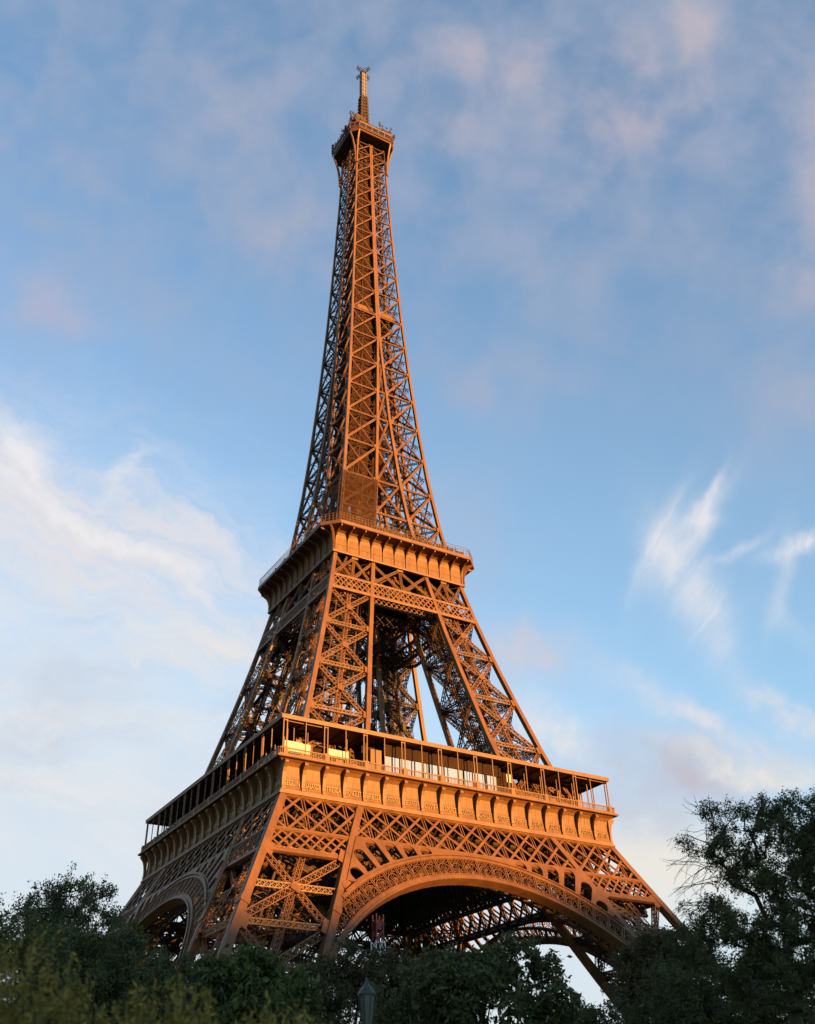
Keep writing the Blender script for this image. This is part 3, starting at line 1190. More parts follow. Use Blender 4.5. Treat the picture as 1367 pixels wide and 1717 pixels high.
def pavilion(k, x0, x1, y0, y1):
    o = mesh_obj('pavilion', [(x0, y0, 57.2), (x1, y0, 57.2), (x1, y1, 57.2), (x0, y1, 57.2), (x0, y0, 63.7), (x1, y0, 63.7), (x1, y1, 63.7), (x0, y1, 63.7)],
                 [(0, 3, 2, 1), (4, 5, 6, 7), (0, 1, 5, 4), (1, 2, 6, 5), (2, 3, 7, 6), (3, 0, 4, 7)], TIMBER, p1)
    o.matrix_basis = Matrix.Rotation(k * math.pi / 2, 4, 'Z')


pavilion(0, -17.5, 15.0, -30.4, -20.0)
pavilion(1, -26.0, 26.0, -30.0, -20.0)
pavilion(2, -26.0, 26.0, -30.0, -20.0)
pavilion(3, -26.0, 26.5, -29.5, -20.0)
xg = -13.8
wds = [1.55, 1.55, 2.3, 2.3, 0.75, 1.2, 1.1, 1.9, 2.2, 1.15, 1.2, 1.3, 2.0, 1.1, 1.4, 1.3]
for j, wd in enumerate(wds):
    if xg + wd > 11.0:
        break
    rot = rng.uniform(-0.008, 0.008)
    x0, x1 = xg + 0.07, xg + wd - 0.07
    yb = -32.4
    mesh_obj('glass_pane', [(x0, yb - rot, 57.6), (x1, yb + rot, 57.6), (x1, yb + rot, 61.35), (x0, yb - rot, 61.35),
                            (x0, yb + .05, 57.6), (x1, yb + .05, 57.6), (x1, yb + .05, 61.35), (x0, yb + .05, 61.35)],
             [(0, 1, 2, 3), (7, 6, 5, 4), (0, 4, 5, 1), (1, 5, 6, 2), (2, 6, 7, 3), (3, 7, 4, 0)], GLASS, p1)
    xg += wd + (0.22 if j in (3, 6, 9, 12) else 0)
B = Bars(45)
B.box((-1.5, -32.3, 62.5), 25.2, 0.5, 2.2)
for xx in np.arange(-13.9, 11.2, 3.1):
    B.bar((xx, -32.5, 57.3), (xx, -32.5, 63.6), 0.13, 0.1)
B.build('window_head', TIMBER, p1)
B = Bars(46)
B.box((-32.5, -34.1, 59.2), 3.5, 0.2, 1.9)
B.build('white_board', WHITE, p1)
for c, z_, w_, h_ in ((-29.9, 59.3, 1.5, 1.7), (-24.85, 59.5, 1.75, 1.35), (-22.9, 59.5, 1.95, 1.35), (11.9, 60.9, 1.3, 1.5)):
    B = Bars(47)
    B.box((c, -33.9, z_), w_, 0.16, h_)
    B.build('white_board', WHITE, p1)
for yc, wd in ((30.5, 0), (17.5, 3.4), (12.0, 4.6), (6.0, 5.2), (-10, 1.4), (-27.5, 6.5)):
    if wd == 0:
        continue
    B = Bars(48)
    B.bar((-34.3, yc - wd / 2, 58.9), (-34.3, yc + wd / 2, 58.9), 1.1, 0.05, (-1, 0, 0))
    B.build('glass_pane', GLASS, p1)
# red-brown service block and ledges behind the first panes
B = Bars(49)
B.box((-15.7, -31.8, 60.6), 2.2, 1.6, 3.0)
B.box((-16.5, -31.8, 58.3), 3.6, 1.8, 2.0)
B.build('service_kiosk', IRON, p1)

# ------------------------------------------------------------------ second platform
p2 = ring('second_platform', [(17.2, 116.02), (19.6, 116.0, 3.0), (19.9, 116.0, 3.2), (20.05, 116.1, 3.25), (20.05, 116.85, 3.25), (19.85, 117.0, 3.2), (2.6, 117.0, 0.0), (2.6, 116.02, 0.0)], IRON, T)
cove = [(16.7, 111.1, 0.0), (16.66, 114.3, 0.0), (16.74, 115.0, 0.05), (17.0, 115.5, 0.3), (17.6, 115.8, 0.9), (18.5, 115.88, 1.8), (19.6, 115.93, 2.85)]
ring('frieze', cove + [(16.3, 115.9, 0.0), (16.3, 111.1, 0.0)], IRON, p2)
ring('architrave', [(16.2, 110.55), (17.0, 110.55), (17.05, 110.75), (17.05, 111.05), (16.85, 111.12), (16.2, 111.12)], IRON, p2)
B = Bars(51)
for i in range(22):
    xm = -16.6 + 33.2 / 22 * (i + 0.5)
    B.bar((xm, -16.7, 111.15), (xm, -16.7, 112.7), 0.05, 0.06)
B.bar((-16.6, -16.72, 112.6), (16.6, -16.72, 112.6), 0.07, 0.07)
turn4(B.build('frieze_moulding', IRON, p2))
cp = [(-16.6, 111.15), (-16.92, 111.15), (-16.92, 113.0), (-17.0, 113.7), (-17.25, 114.4), (-17.75, 115.0), (-18.5, 115.4), (-19.7, 115.66), (-19.75, 115.97), (-16.6, 115.97)]
con0 = prism_x('console', cp, -0.14, 0.14, IRON, p2)
for k in range(4):
    for i in range(12):
        x = -16.3 + 32.6 / 11 * i
        o = con0 if (k == 0 and i == 0) else con0.copy()
        if o is not con0:
            link(o, p2)
        o.matrix_basis = Matrix.Rotation(k * math.pi / 2, 4, 'Z') @ Matrix.Translation((x, 0, 0))
for k in range(4):                            # curved ribs at the cut corners
    o = prism_x('corner_rib', [(-23.65, 111.15), (-23.95, 111.15), (-23.95, 112.6), (-24.2, 113.6), (-24.7, 114.5), (-25.5, 115.3), (-26.0, 115.6), (-26.0, 115.95), (-23.4, 115.95)], -0.16, 0.16, IRON, p2)
    o.matrix_basis = Matrix.Rotation(-math.pi / 4 + k * math.pi / 2, 4, 'Z')
B = Bars(52)
oct_ = [(-16.7, -19.8), (16.7, -19.8), (19.8, -16.7)]
for (a, b) in zip(oct_[:-1], oct_[1:]):
    a, b = np.array(a), np.array(b)
    L = np.linalg.norm(b - a)
    n = int(L / 0.75)
    nn = np.array((b[1] - a[1], -(b[0] - a[0]), 0.0))
    for i in range(n + 1):
        c = a + (b - a) * i / n
        B.bar((*c, 117.0), (*c, 118.9), 0.055, 0.055)
        B.bar((*c, 118.9), (*(c * 0.975), 119.3), 0.055, 0.055)
    for zz in (117.6, 118.25, 118.9):
        B.bar((*a, zz), (*b, zz), 0.06, 0.06, nn)
turn4(B.build('railing', IRON, p2))
B = Bars(53)
for i in range(46):                            # kiosks, visitors' screens and boxes along the deck edge
    x = -15.5 + 31 * i / 45
    if x > -9:
        B.box((x, -18.9 + rng.uniform(-.3, .3), 117.7), rng.uniform(.25, .6), 0.3, rng.uniform(0.8, 1.7))
turn4(B.build('deck_fittings', DARK, p2))
up = ring('upper_deck', [(13.2, 120.6), (13.4, 120.7), (13.4, 121.3), (13.2, 121.35), (2.6, 121.35), (2.6, 120.6)], IRON, p2)
B = Bars(54)
x = -13.3
while x <= 13.3:
    B.bar((x, -13.3, 121.3), (x, -13.3, 122.6), 0.08, 0.06)
    x += 0.45
for zz in (121.9, 122.6):
    B.bar((-13.3, -13.3, zz), (13.3, -13.3, zz), 0.1, 0.1)
for xx in np.arange(-12.6, 13, 2.1):
    B.bar((xx, -13.0, 117.0), (xx, -13.0, 120.7), 0.16, 0.16)
    B.bar((xx, -9.0, 117.0), (xx, -9.0, 120.7), 1.5, 0.12)
turn4(B.build('railing', IRON, p2))

# girder under the second platform
B = Bars(61)
ZU0, ZU1 = 101.2, 104.35
for depth in (0.0, -3.0):
    def mpl(x, z_, off=0.0):
        return np.array((x, -(Wz(z_) - 0.35) - off - depth, z_))
    for k in range(-4, 34):
        xt = -20.0 + 1.27 * k
        for dx, of in ((2.54, 0.1), (-2.54, 0.24)):
            c = clip_line(xt, ZU1, xt + dx, ZU0)
            if c:
                B.bar(mpl(*c[0], of), mpl(*c[1], of), 0.26, 0.11)
    for zz, wd in ((104.5, 0.5), (101.1, 0.6)):
        W_ = Wz(zz) - 0.7
        B.bar(mpl(-W_, zz, 0.1), mpl(W_, zz, 0.1), wd, 0.5)
    zb, zt = 104.7, 110.5
    xs = []
    for f0, f1 in ((-1, 0), (0, 1), (1, 2)):
        def fx(f, z_):
            W_, I_ = Wz(z_) - 0.5, Iz(z_) + 0.4
            return {-1: -W_, 0: -I_, 1: I_, 2: W_}[f]
        for h in (0, 1):
            def gx(u, z_):
                return fx(f0, z_) + (fx(f1, z_) - fx(f0, z_)) * u
            u0, u1 = h * 0.5, h * 0.5 + 0.5
            B.girder(mpl(gx(u0, zb), zb, 0.0), mpl(gx(u1, zt), zt, 0.0), 0.55, 0.4, (0, -1, 0), 0.1, 0.07)
            B.girder(mpl(gx(u0, zt), zt, -0.45), mpl(gx(u1, zb), zb, -0.45), 0.55, 0.4, (0, -1, 0), 0.1, 0.07)
            if h == 0:
                B.girder(mpl(gx(.5, zb), zb, -0.2), mpl(gx(.5, zt), zt, -0.2), 0.6, 0.4, (0, -1, 0), 0.1, 0.07)
                B.box(mpl(gx(.5, zt), zt, 0.28), 1.5, 0.1, 0.9)
turn4(B.build('upper_girder', IRON, T))
B = Bars(62)
for c in np.linspace(-15, 15, 9):
    B.girder((c, -15.8, 113.2), (c, 15.8, 113.2), 2.6, 0.35, (1, 0, 0), 0.2, 0.12, pitch=0.6, sides=False)
    B.girder((-15.8, c, 113.2), (15.8, c, 113.2), 2.6, 0.35, (0, 1, 0), 0.2, 0.12, pitch=0.6, sides=False)
for c in (-7.0, 7.0):
    for zz in (102.5,):
        B.girder((c, -17, zz), (c, 17, zz), 2.6, 0.5, (1, 0, 0), 0.2, 0.2)
        B.girder((-17, c, zz), (17, c, zz), 2.6, 0.5, (0, 1, 0), 0.2, 0.2)
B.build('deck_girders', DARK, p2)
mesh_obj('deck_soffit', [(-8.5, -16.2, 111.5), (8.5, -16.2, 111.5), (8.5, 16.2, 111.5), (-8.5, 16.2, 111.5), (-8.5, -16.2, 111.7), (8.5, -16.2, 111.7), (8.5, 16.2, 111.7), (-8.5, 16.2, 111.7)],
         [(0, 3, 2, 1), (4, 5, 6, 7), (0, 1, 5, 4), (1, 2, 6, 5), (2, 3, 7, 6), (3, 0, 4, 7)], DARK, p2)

# ------------------------------------------------------------------ upper shaft
UPZ = [117.2, 126.4, 136.4, 147.2, 157.2, 166.8, 176.5, 186.4, 195.6, 205.2, 214.3, 222.5, 230.4, 238.0, 245.0, 251.6, 257.8, 263.6, 269.0, 274.2]
B_tie = Bars(75)
B = Bars(71)
for face in 'AB':
    n = np.array(FN[face], float)
    for i, (z0, z1) in enumerate(zip(UPZ[:-1], UPZ[1:])):
        g = float(np.interp(z0, [117, 200, 270], [0.72, 0.5, 0.36]))
        BL, BR, TL, TR = (face_pt(face, u, z_, 0.12) for u, z_ in ((0, z0), (1, z0), (0, z1), (1, z1)))
        B.girder(BL, TR, g * 0.85, g * 0.6, n, 0.16, 0.12, sides=False)
        B.bar(BL - n * 0.02, TR - n * 0.02, g * 0.5, 0.06, n)
        B.girder(TL - n * g * .6, BR - n * g * .6, g * 0.6, g * 0.4, n, 0.09, 0.06, x=False)
        B.girder(TL - n * 0.1, TR - n * 0.1, g * 0.7, g * 0.6, n, 0.12, 0.09, sides=False)
        for u in (0, 1):
            edge_plate(B, face, u, z1, chord_w(z1) * 1.5, True)
        zm = (z0 + z1) / 2
        gusset(B, face, 0.5, zm, g * 0.8, 0.15)
        # light redundant ties
        B_sh, B = B, B_tie
        for (u0, zz0, u1, zz1) in ((0.5, z0, 0.02, zm), (0.5, z0, 0.98, zm), (0.02, zm, 0.5, z1), (0.98, zm, 0.5, z1)):
            B.bar(face_pt(face, u0, zz0, 1.3), face_pt(face, u1, zz1, 1.3), 0.13, 0.1, n)
            B.bar(face_pt(face, u0, zz0, 3.4), face_pt(face, u1, zz1, 3.4), 0.13, 0.1, n)
        B.bar(face_pt(face, 0.5, z0, 1.0), face_pt(face, 0.5, z1, 1.0), 0.12, 0.12, n)
        B.bar(face_pt(face, 0.02, zm, 1.0), face_pt(face, 0.98, zm, 1.0), 0.12, 0.12, n)
        B = B_sh
B_sh, B = B, B_tie
for face in 'CD':
    n = np.array(FN[face], float)
    for i, (z0, z1) in enumerate(zip(UPZ[:-1], UPZ[1:])):
        if z0 > 190:
            continue
        g = float(np.interp(z0, [117, 200, 270], [0.8, 0.55, 0.4]))
        BL, BR, TL, TR = (face_pt(face, u, z_, 0.1) for u, z_ in ((0, z0), (1, z0), (0, z1), (1, z1)))
        B.girder(BL, TR, g * 0.7, g * 0.5, n, 0.1, 0.08, x=False)
        B.girder(TL, BR, g * 0.6, g * 0.5, n, 0.1, 0.08, x=False)
        B.girder(TL, TR, g * 0.6, g * 0.5, n, 0.1, 0.08, x=False)
# crossing ties inside
for z0, z1 in zip(UPZ[:-1], UPZ[1:]):
    W_ = Wz(z1) - 0.5
    I_ = Iz(z1) + 0.2
    if z1 < 190:
        B.girder((-W_, -W_, z1), (-I_, -I_, z1), 0.5, 0.4, (0, 0, 1), 0.09, 0.07, x=False)
    B.girder((-W_, -I_, z1), (-I_, -W_, z1), 0.5, 0.4, (0, 0, 1), 0.09, 0.07, x=False)
    zm = (z0 + z1) / 2
    Wm = Wz(zm) - 0.6
    B.bar((-Wm, -Wm, zm), (-0.3, -0.3, z1), 0.16, 0.16)
    B.bar((-Wm, -0.4, zm), (-2.2, -2.2, z1), 0.12, 0.12)
    B.bar((-0.4, -Wm, zm), (-2.2, -2.2, z1), 0.12, 0.12)
sh = B_sh.build('shaft_bracing', IRON, T)
B_tie.build('inner_bracing', DARK, sh)  # shaft interior in the darker tone, shade put into the colour
chu = UPZ[:1] + [z_ for a, b in zip(UPZ[:-1], UPZ[1:]) for z_ in ((a + b) / 2, b)]
for cn in ('ww', 'wi', 'iw', 'ii'):
    if cn == 'ii':
        chord_obj([z_ for z_ in chu if z_ < 190], sh, cn)
    else:
        chord_obj(chu, sh, cn)
turn4(sh)
# lacing between the paired inner chords while they run side by side
B = Bars(72)
for z0, z1 in zip(UPZ[:6], UPZ[1:7]):
    i0, i1 = Iz(z0), Iz(z1)
    y0, y1 = -(Wz(z0) - 0.5), -(Wz(z1) - 0.5)
    zm, im, ym = (z0 + z1) / 2, Iz((z0 + z1) / 2), -(Wz((z0 + z1) / 2) - 0.5)
    if z0 > 118:
        B.girder((-i0, y0, z0), (i1, y1, z1), 0.5, 0.4, (0, -1, 0), 0.12, 0.09, sides=False)
        B.girder((i0, y0 + 0.4, z0), (-i1, y1 + 0.4, z1), 0.5, 0.4, (0, -1, 0), 0.12, 0.09, sides=False)
    B.girder((-i1, y1, z1), (i1, y1, z1), 0.5, 0.4, (0, -1, 0), 0.12, 0.09, sides=False)
turn4(B.build('chord_lacing', IRON, T))

# lift shaft in the core, wrapped in brown netting in its lower part
B = Bars(73)
for cx in (-2.3, 0, 2.3):
    for cy in (-2.3, 0, 2.3):
        if cx or cy:
            B.bar((cx, cy, 117), (cx * 0.8, cy * 0.8, 274), 0.32, 0.32)
for z_ in np.arange(118, 272, 2.4):
    s = 2.3 - 0.45 * (z_ - 117) / 157
    for k in range(4):
        c, d = [(-s, -s), (s, -s), (s, s), (-s, s)][k], [(s, -s), (s, s), (-s, s), (-s, -s)][k]
        B.bar((*c, z_), (*d, z_), 0.2, 0.14, (0, 0, 1))
        B.bar((*c, z_), (*d, z_ + 2.4), 0.16, 0.1, (c[0] + d[0], c[1] + d[1], 0))
        B.bar((*d, z_), (*c, z_ + 2.4), 0.16, 0.1, (c[0] + d[0], c[1] + d[1], 0))
    # spiral stair flights round the core
    a = z_ * 0.9
    r_ = s + 1.0
    B.bar((r_ * math.cos(a), r_ * math.sin(a), z_), (r_ * math.cos(a + 1.4), r_ * math.sin(a + 1.4), z_ + 2.2), 0.7, 0.14, (0, 0, 1))
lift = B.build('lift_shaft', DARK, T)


def net_box(name, x0, x1, y0, y1, z0, z1, mat, parent, taper=1.0):
    V = [(x0, y0, z0), (x1, y0, z0), (x1, y1, z0), (x0, y1, z0)] + [(x * taper, y * taper, z1) for x, y in ((x0, y0), (x1, y0), (x1, y1), (x0, y1))]
    return mesh_obj(name, V, [(0, 3, 2, 1), (4, 5, 6, 7), (0, 1, 5, 4), (1, 2, 6, 5), (2, 3, 7, 6), (3, 0, 4, 7)], mat, parent)


net_box('netting', -9.6, 0.8, -9.6, 0.8, 137.0, 160.0, NET, lift, 0.84)
net_box('netting', -8.0, 0.9, -8.0, 0.9, 160.1, 196.5, NET, lift, 0.78)
net_box('netting', -6.2, 0.5, -6.2, 0.5, 199.0, 262.0, NET, lift, 0.68)
ring('middle_landing', [(6.6, 197.0, 1.2), (6.9, 197.3, 1.2), (6.9, 198.7, 1.2), (6.6, 198.8, 1.2), (0.6, 198.8, 0.2), (0.6, 197.0, 0.2)], IRON, lift)


# safety netting hung on the two outer faces of the near leg above the second platform
def net_panel(face, z0, z1, off):
    V, F = [], []
    nz, nu = 10, 10
    r2 = random.Random(8)
    n = np.array(FN[face], float)
    for i in range(nz + 1):
        z_ = z0 + (z1 - z0) * i / nz
        for j in range(nu + 1):
            u = -0.04 + 1.06 * j / nu
            sag = 0.9 * u * (1 - u) * (1 if i == nz else 0) * 1.2
            p = face_pt(face, u, z_ - sag) + n * (chord_w(z_) / 2 + off + 0.12 * math.sin(i * 1.7 + j) * (0.2 + u * (1 - u)))
            V.append(tuple(p))
    for i in range(nz):
        for j in range(nu):
            a = i * (nu + 1) + j
            F.append((a, a + 1, a + nu + 2, a + nu + 1))
    o = mesh_obj('safety_net', V, F, NETS, T)
    for p in o.data.polygons:
        p.use_smooth = True
    return o


NETS, nt, p_ = new_mat('safety_netting')
tcn = nt.nodes.new('ShaderNodeTexCoord')
nz_ = nt.nodes.new('ShaderNodeTexNoise')
nz_.inputs['Scale'].default_value = 0.7
nz_.inputs['Detail'].default_value = 6
nt.links.new(tcn.outputs['Object'], nz_.inputs['Vector'])
rp = nt.nodes.new('ShaderNodeMapRange')
rp.inputs[1].default_value, rp.inputs[2].default_value = 0.35, 0.68
rp.inputs[3].default_value, rp.inputs[4].default_value = 0.22, 0.55
nt.links.new(nz_.outputs['Fac'], rp.inputs[0])
p_.inputs['Base Color'].default_value = (0.036, 0.017, 0.008, 1)
p_.inputs['Roughness'].default_value = 0.9
p_.inputs['Specular IOR Level'].default_value = 0.05
tr = nt.nodes.new('ShaderNodeBsdfTransparent')
mxs = nt.nodes.new('ShaderNodeMixShader')
nt.links.new(rp.outputs[0], mxs.inputs[0])
nt.links.new(p_.outputs[0], mxs.inputs[1])
nt.links.new(tr.outputs[0], mxs.inputs[2])
nt.links.new(mxs.outputs[0], nt.nodes['Material Output'].inputs['Surface'])
B = Bars(74)
for face, z1 in (('A', 136.0), ('B', 134.4)):
    o_ = -0.72
    for u in (0.02, 0.55, 1.0):
        B.bar(face_pt(face, u, 117.4, o_), face_pt(face, u, z1, o_), 0.07, 0.07, FN[face])
    for zz in (123.6, 129.8):
        B.bar(face_pt(face, -0.03, zz + rng.uniform(-.3, .3), o_), face_pt(face, 1.02, zz, o_), 0.09, 0.06, FN[face])
B.build('net_frame', DARK, T)
net_panel('A', 117.6, 136.2, 0.28)
net_panel('B', 117.6, 134.6, 0.28)

# ------------------------------------------------------------------ top platform and mast
dk = ring('observation_deck', [(7.98, 275.4, 2.3), (7.98, 276.9, 2.3), (7.8, 277.0, 2.3), (0.5, 277.0, 0.1), (0.5, 275.4, 0.1)], DARK, T)
ring('parapet', [(7.9, 275.55, 2.3), (8.12, 275.6, 2.33), (8.12, 276.05, 2.33), (7.98, 276.1, 2.3), (7.98, 277.25, 2.3), (8.15, 277.3, 2.33), (8.15, 277.55, 2.33), (7.8, 277.55, 2.3)], IRON, dk)
ring('roof', [(0.4, 279.3, .1), (8.2, 279.3, 2.35), (8.3, 279.45, 2.4), (8.3, 279.95, 2.4), (7.9, 280.1, 2.3), (0.4, 280.2, .1)], IRON, dk)
ring('cabin_wall', [(7.0, 277.0, 2.0), (7.0, 279.35, 2.0), (6.6, 279.35, 1.9), (6.6, 277.0, 1.9)], DARK, dk)
for k in range(4):
    for (a, b) in (((-5.75, -8.02), (5.75, -8.02)), ((5.75, -8.02), (8.02, -5.75))):
        a, b = np.array(a), np.array(b)
        n = 5 if a[1] == b[1] else 2
        for i in range(n):
            B = Bars(90 + i)
            u0, u1 = a + (b - a) * (i + 0.06) / n, a + (b - a) * (i + 0.94) / n
            nn = (b[1] - a[1], -(b[0] - a[0]), 0)
            B.bar((*u0, 278.4), (*u1, 278.4), 1.5, 0.06, nn)
            o = B.build('window', DARKGLASS, dk)
            B = Bars(95 + i)
            u = a + (b - a) * i / n
            B.bar((*u, 277.5), (*u, 279.4), 0.32, 0.2, nn)
            q = B.build('window_post', IRON, dk)
            if k:
                for s in (o, q):
                    s.matrix_basis = Matrix.Rotation(k * math.pi / 2, 4, 'Z')
for k in range(4):
    for sx in (-1, 1):
        B = Bars(100 + k)
        pts = [(5.75, 262.0), (5.95, 266.0), (6.35, 269.5), (7.0, 272.8), (7.9, 275.6)]
        pos = [np.array((sx * (w - [0.3, 0.45, 0.8, 1.3, 2.15][i]), -w, z_)) for i, (w, z_) in enumerate(pts)]
        for a, b in zip(pos[:-1], pos[1:]):
            B.bar(a, b, 0.5, 0.4)
        o = B.build('corner_bracket', IRON, dk)
        if k:
            o.matrix_basis = Matrix.Rotation(k * math.pi / 2, 4, 'Z')
ring('upper_cabin', [(6.9, 280.15, 2.0), (6.9, 281.6, 2.0), (6.0, 283.0, 1.8), (4.6, 283.4, 1.4), (0.6, 283.5, .1), (0.6, 280.15, .1)], DARK, dk)
B = Bars(105)
for x in np.arange(-6.4, 6.5, 0.65):
    B.bar((x, -6.6, 280.0), (x * 0.98, -6.3, 283.4), 0.09, 0.09)
for zz in (281, 282, 283.2):
    B.bar((-6.5, -6.5, zz), (6.5, -6.5, zz), 0.1, 0.1)
for x in (-4.5, -1.8, 1.5, 4.4):
    B.box((x, -5.4, 281.2), rng.uniform(1.2, 2.4), 1.2, rng.uniform(1.4, 3.2))
turn4(B.build('cage', DARK, dk))
r3 = random.Random(12)
for i in range(62):
    B = Bars(200 + i)
    a = r3.uniform(0, 2 * math.pi)
    m = r3.uniform(6.2, 8.2)
    x, y = max(-m, min(m, 11 * math.cos(a))), max(-m, min(m, 11 * math.sin(a)))
    h = r3.uniform(1.2, 4.6)
    z0 = r3.choice((280.0, 280.0, 282.5))
    B.bar((x, y, z0), (x, y, z0 + h), 0.14, 0.14)
    for j in range(r3.randint(1, 4)):
        zz = z0 + h * r3.uniform(0.4, 1)
        B.bar((x - 0.45, y, zz), (x + 0.45, y, zz), 0.1, 0.1)
        B.box((x, y - 0.2, zz - 0.2), 0.3, 0.25, 0.5)
    B.build('antenna', DARK, dk)
for x, y, zz, h in ((-8.0, 6.6, 277, 6.5), (7.9, -5.2, 277.5, 7.0), (8.2, -2.0, 276, 5.5), (-8.3, -3.2, 277, 4.6)):
    B = Bars(300 + int(x))
    B.bar((x, y, zz), (x, y, zz + h), 0.3, 0.3)
    for j in range(4):
        B.box((x, y, zz + h * (0.3 + 0.2 * j)), 0.7, 0.7, 0.5)
    B.build('antenna', DARK, dk)
for k in (0, 3):
    for i in range(15):
        B = Bars(400 + i + 20 * k)
        xx, yy = r3.uniform(-7.6, 7.6), -r3.uniform(6.6, 8.1)
        h = r3.uniform(0.8, 3.0)
        B.bar((xx, yy, 279.9), (xx, yy, 279.9 + h), 0.12, 0.12)
        B.bar((xx - r3.uniform(0.2, .8), yy, 279.9 + h * .7), (xx + r3.uniform(.2, .8), yy, 279.9 + h * .8), 0.1, 0.1)
        B.box((xx, yy, 280.2), r3.uniform(.3, 1.0), .5, r3.uniform(.4, 1.2))
        o = B.build('antenna', DARK, dk)
        if k:
            o.matrix_basis = Matrix.Rotation(k * math.pi / 2, 4, 'Z')
lathe('lantern', [(4.2, 280.1), (4.2, 283.4), (4.5, 283.5), (4.5, 284.0), (3.6, 284.1), (3.4, 287.0), (3.5, 287.1), (3.5, 287.6), (2.4, 288.4), (1.9, 290.6), (1.4, 291.4), (1.3, 292.2)], DARK, dk, 12)
net_box('equipment_room', -5.0, -1.4, -4.2, -1.2, 283.2, 289.6, DARK, dk)
B = Bars(110)
for sx, sy in ((-1, -1), (1, -1), (1, 1), (-1, 1)):
    B.bar((sx * 1.35, sy * 1.35, 286), (sx * 0.95, sy * 0.95, 307.2), 0.3, 0.3)
    for i in range(12):
        z0, z1 = 286 + i * 1.75, 286 + (i + 1) * 1.75
        s0, s1 = 1.35 - 0.4 * i / 12, 1.35 - 0.4 * (i + 1) / 12
        c, d = (sx * s0, sy * s0, z0), (-sy * s1, sx * s1, z1)
        B.bar(c, d, 0.22, 0.16, (c[0] + d[0], c[1] + d[1], 0))
        c, d = (-sy * s0, sx * s0, z0), (sx * s1, sy * s1, z1)
        B.bar(c, d, 0.22, 0.16, (c[0] + d[0], c[1] + d[1], 0))
        B.box((sx * (s0 + 0.2), sy * s0, z0 + 0.6), 0.4, 0.4, 0.9 * rng.uniform(.5, 1.3))
        B.box((sx * (s0 + 0.25), rng.uniform(-.8, .8), z0 + 1.0), rng.uniform(.2, .7), 0.4, 0.25)
        B.box((sx * 0.4, sy * 0.4, z0 + 0.8), 0.8, 0.8, 1.7)
mast = B.build('antenna_mast', DARK, T)
lathe('mast_tube', [(0.95, 307.0), (0.95, 320.6), (0.8, 320.8), (0.3, 320.9)], CREAM, mast, 14)
B = Bars(111)
for sx, sy in ((-1, -1), (1, -1), (1, 1), (-1, 1)):
    B.bar((sx * 0.8, sy * 0.8, 307), (sx * 0.8, sy * 0.8, 320.5), 0.22, 0.22)
for zz in np.arange(308, 320.5, 2.1):
    B.box((0, 0, zz), 2.0, 2.0, 0.12)
B.build('mast_ladder', CREAM, mast)
lathe('mast_cap', [(1.15, 320.7), (1.2, 321.9), (0.6, 322.3), (0.3, 322.8)], DARK, mast, 10)
for k in range(4):
    B = Bars(120 + k)
    a = k * math.pi / 2 + 0.35
    d = np.array((math.cos(a), math.sin(a), 0))
    t = np.array((-math.sin(a), math.cos(a), 0))
    zc = 321.6
    for zo in (-0.55, 0.55):
        B.bar(np.array((0, 0, zc + zo)), np.array((0, 0, zc + zo)) + d * 2.9, 0.14, 0.14, (0, 0, 1))
        for r_ in (2.0, 2.9):
            B.bar(d * r_ + np.array((0, 0, zc + zo - 0.55)), d * r_ + np.array((0, 0, zc + zo + 0.55)), 0.14, 0.14)
            B.bar(d * r_ - t * 0.7 + np.array((0, 0, zc + zo)), d * r_ + t * 0.7 + np.array((0, 0, zc + zo)), 0.12, 0.12, (0, 0, 1))
    B.build('dipole_antenna', DARK, mast)
B = Bars(125)
B.bar((0, 0, 322), (0, 0, 324.0), 0.16, 0.16)
for a in (0.3, 1.9):
    d = np.array((math.cos(a), math.sin(a), 0)) * 1.1
    B.bar(np.array((0, 0, 323.8)) - d, np.array((0, 0, 323.8)) + d, 0.13, 0.13, (0, 0, 1))
    for s in (-1, 1):
        B.bar(np.array((0, 0, 323.4)) + d * s, np.array((0, 0, 324.2)) + d * s, 0.12, 0.12)
B.build('lightning_rod', DARK, mast)

# ------------------------------------------------------------------ work mast under the arch
wm = empty('scaffold_mast', (-26.2, -51.2, GZ))
tag(wm, 'slim galvanised scaffold mast with red top section under the arch', 'scaffold mast')
B = Bars(130)
for sx, sy in ((-1, -1), (1, -1), (1, 1), (-1, 1)):
    B.bar((sx * 0.7, sy * 0.7, 0), (sx * 0.7, sy * 0.7, 28.0), 0.12, 0.12)
    for i in range(20):
        c, d = (sx * .7, sy * .7, i * 1.4), (-sy * .7, sx * .7, i * 1.4 + 1.4)
        B.bar(c, d, 0.08, 0.06, (c[0] + d[0], c[1] + d[1], 0))
        d = (-sy * .7, sx * .7, i * 1.4)
        B.bar(c, d, 0.08, 0.06, (0, 0, 1))
for s in (-1.9, 1.9):
    B.bar((s, 0, 0), (s, 0, 26.5), 0.1, 0.1)
    for i in range(9):
        B.bar((s, 0, i * 3.0 + 1), (s * .37, 0, i * 3.0 + 1), 0.07, 0.07, (0, 0, 1))
B.build('lattice_frame', GREY, wm)
B = Bars(131)
for sx, sy in ((-1, -1), (1, -1), (1, 1), (-1, 1)):
    B.bar((sx * 0.55, sy * 0.55, 28.0), (sx * 0.55, sy * 0.55, 31.4), 0.14, 0.14)
    for i in range(2):
        c, d = (sx * .55, sy * .55, 28 + i * 1.4), (-sy * .55, sx * .55, 29.4 + i * 1.4)
        B.bar(c, d, 0.18, 0.12, (c[0] + d[0], c[1] + d[1], 0))
B.box((0, 0, 30.0), 0.8, 0.8, 1.2)
B.build('red_section', RED, wm)

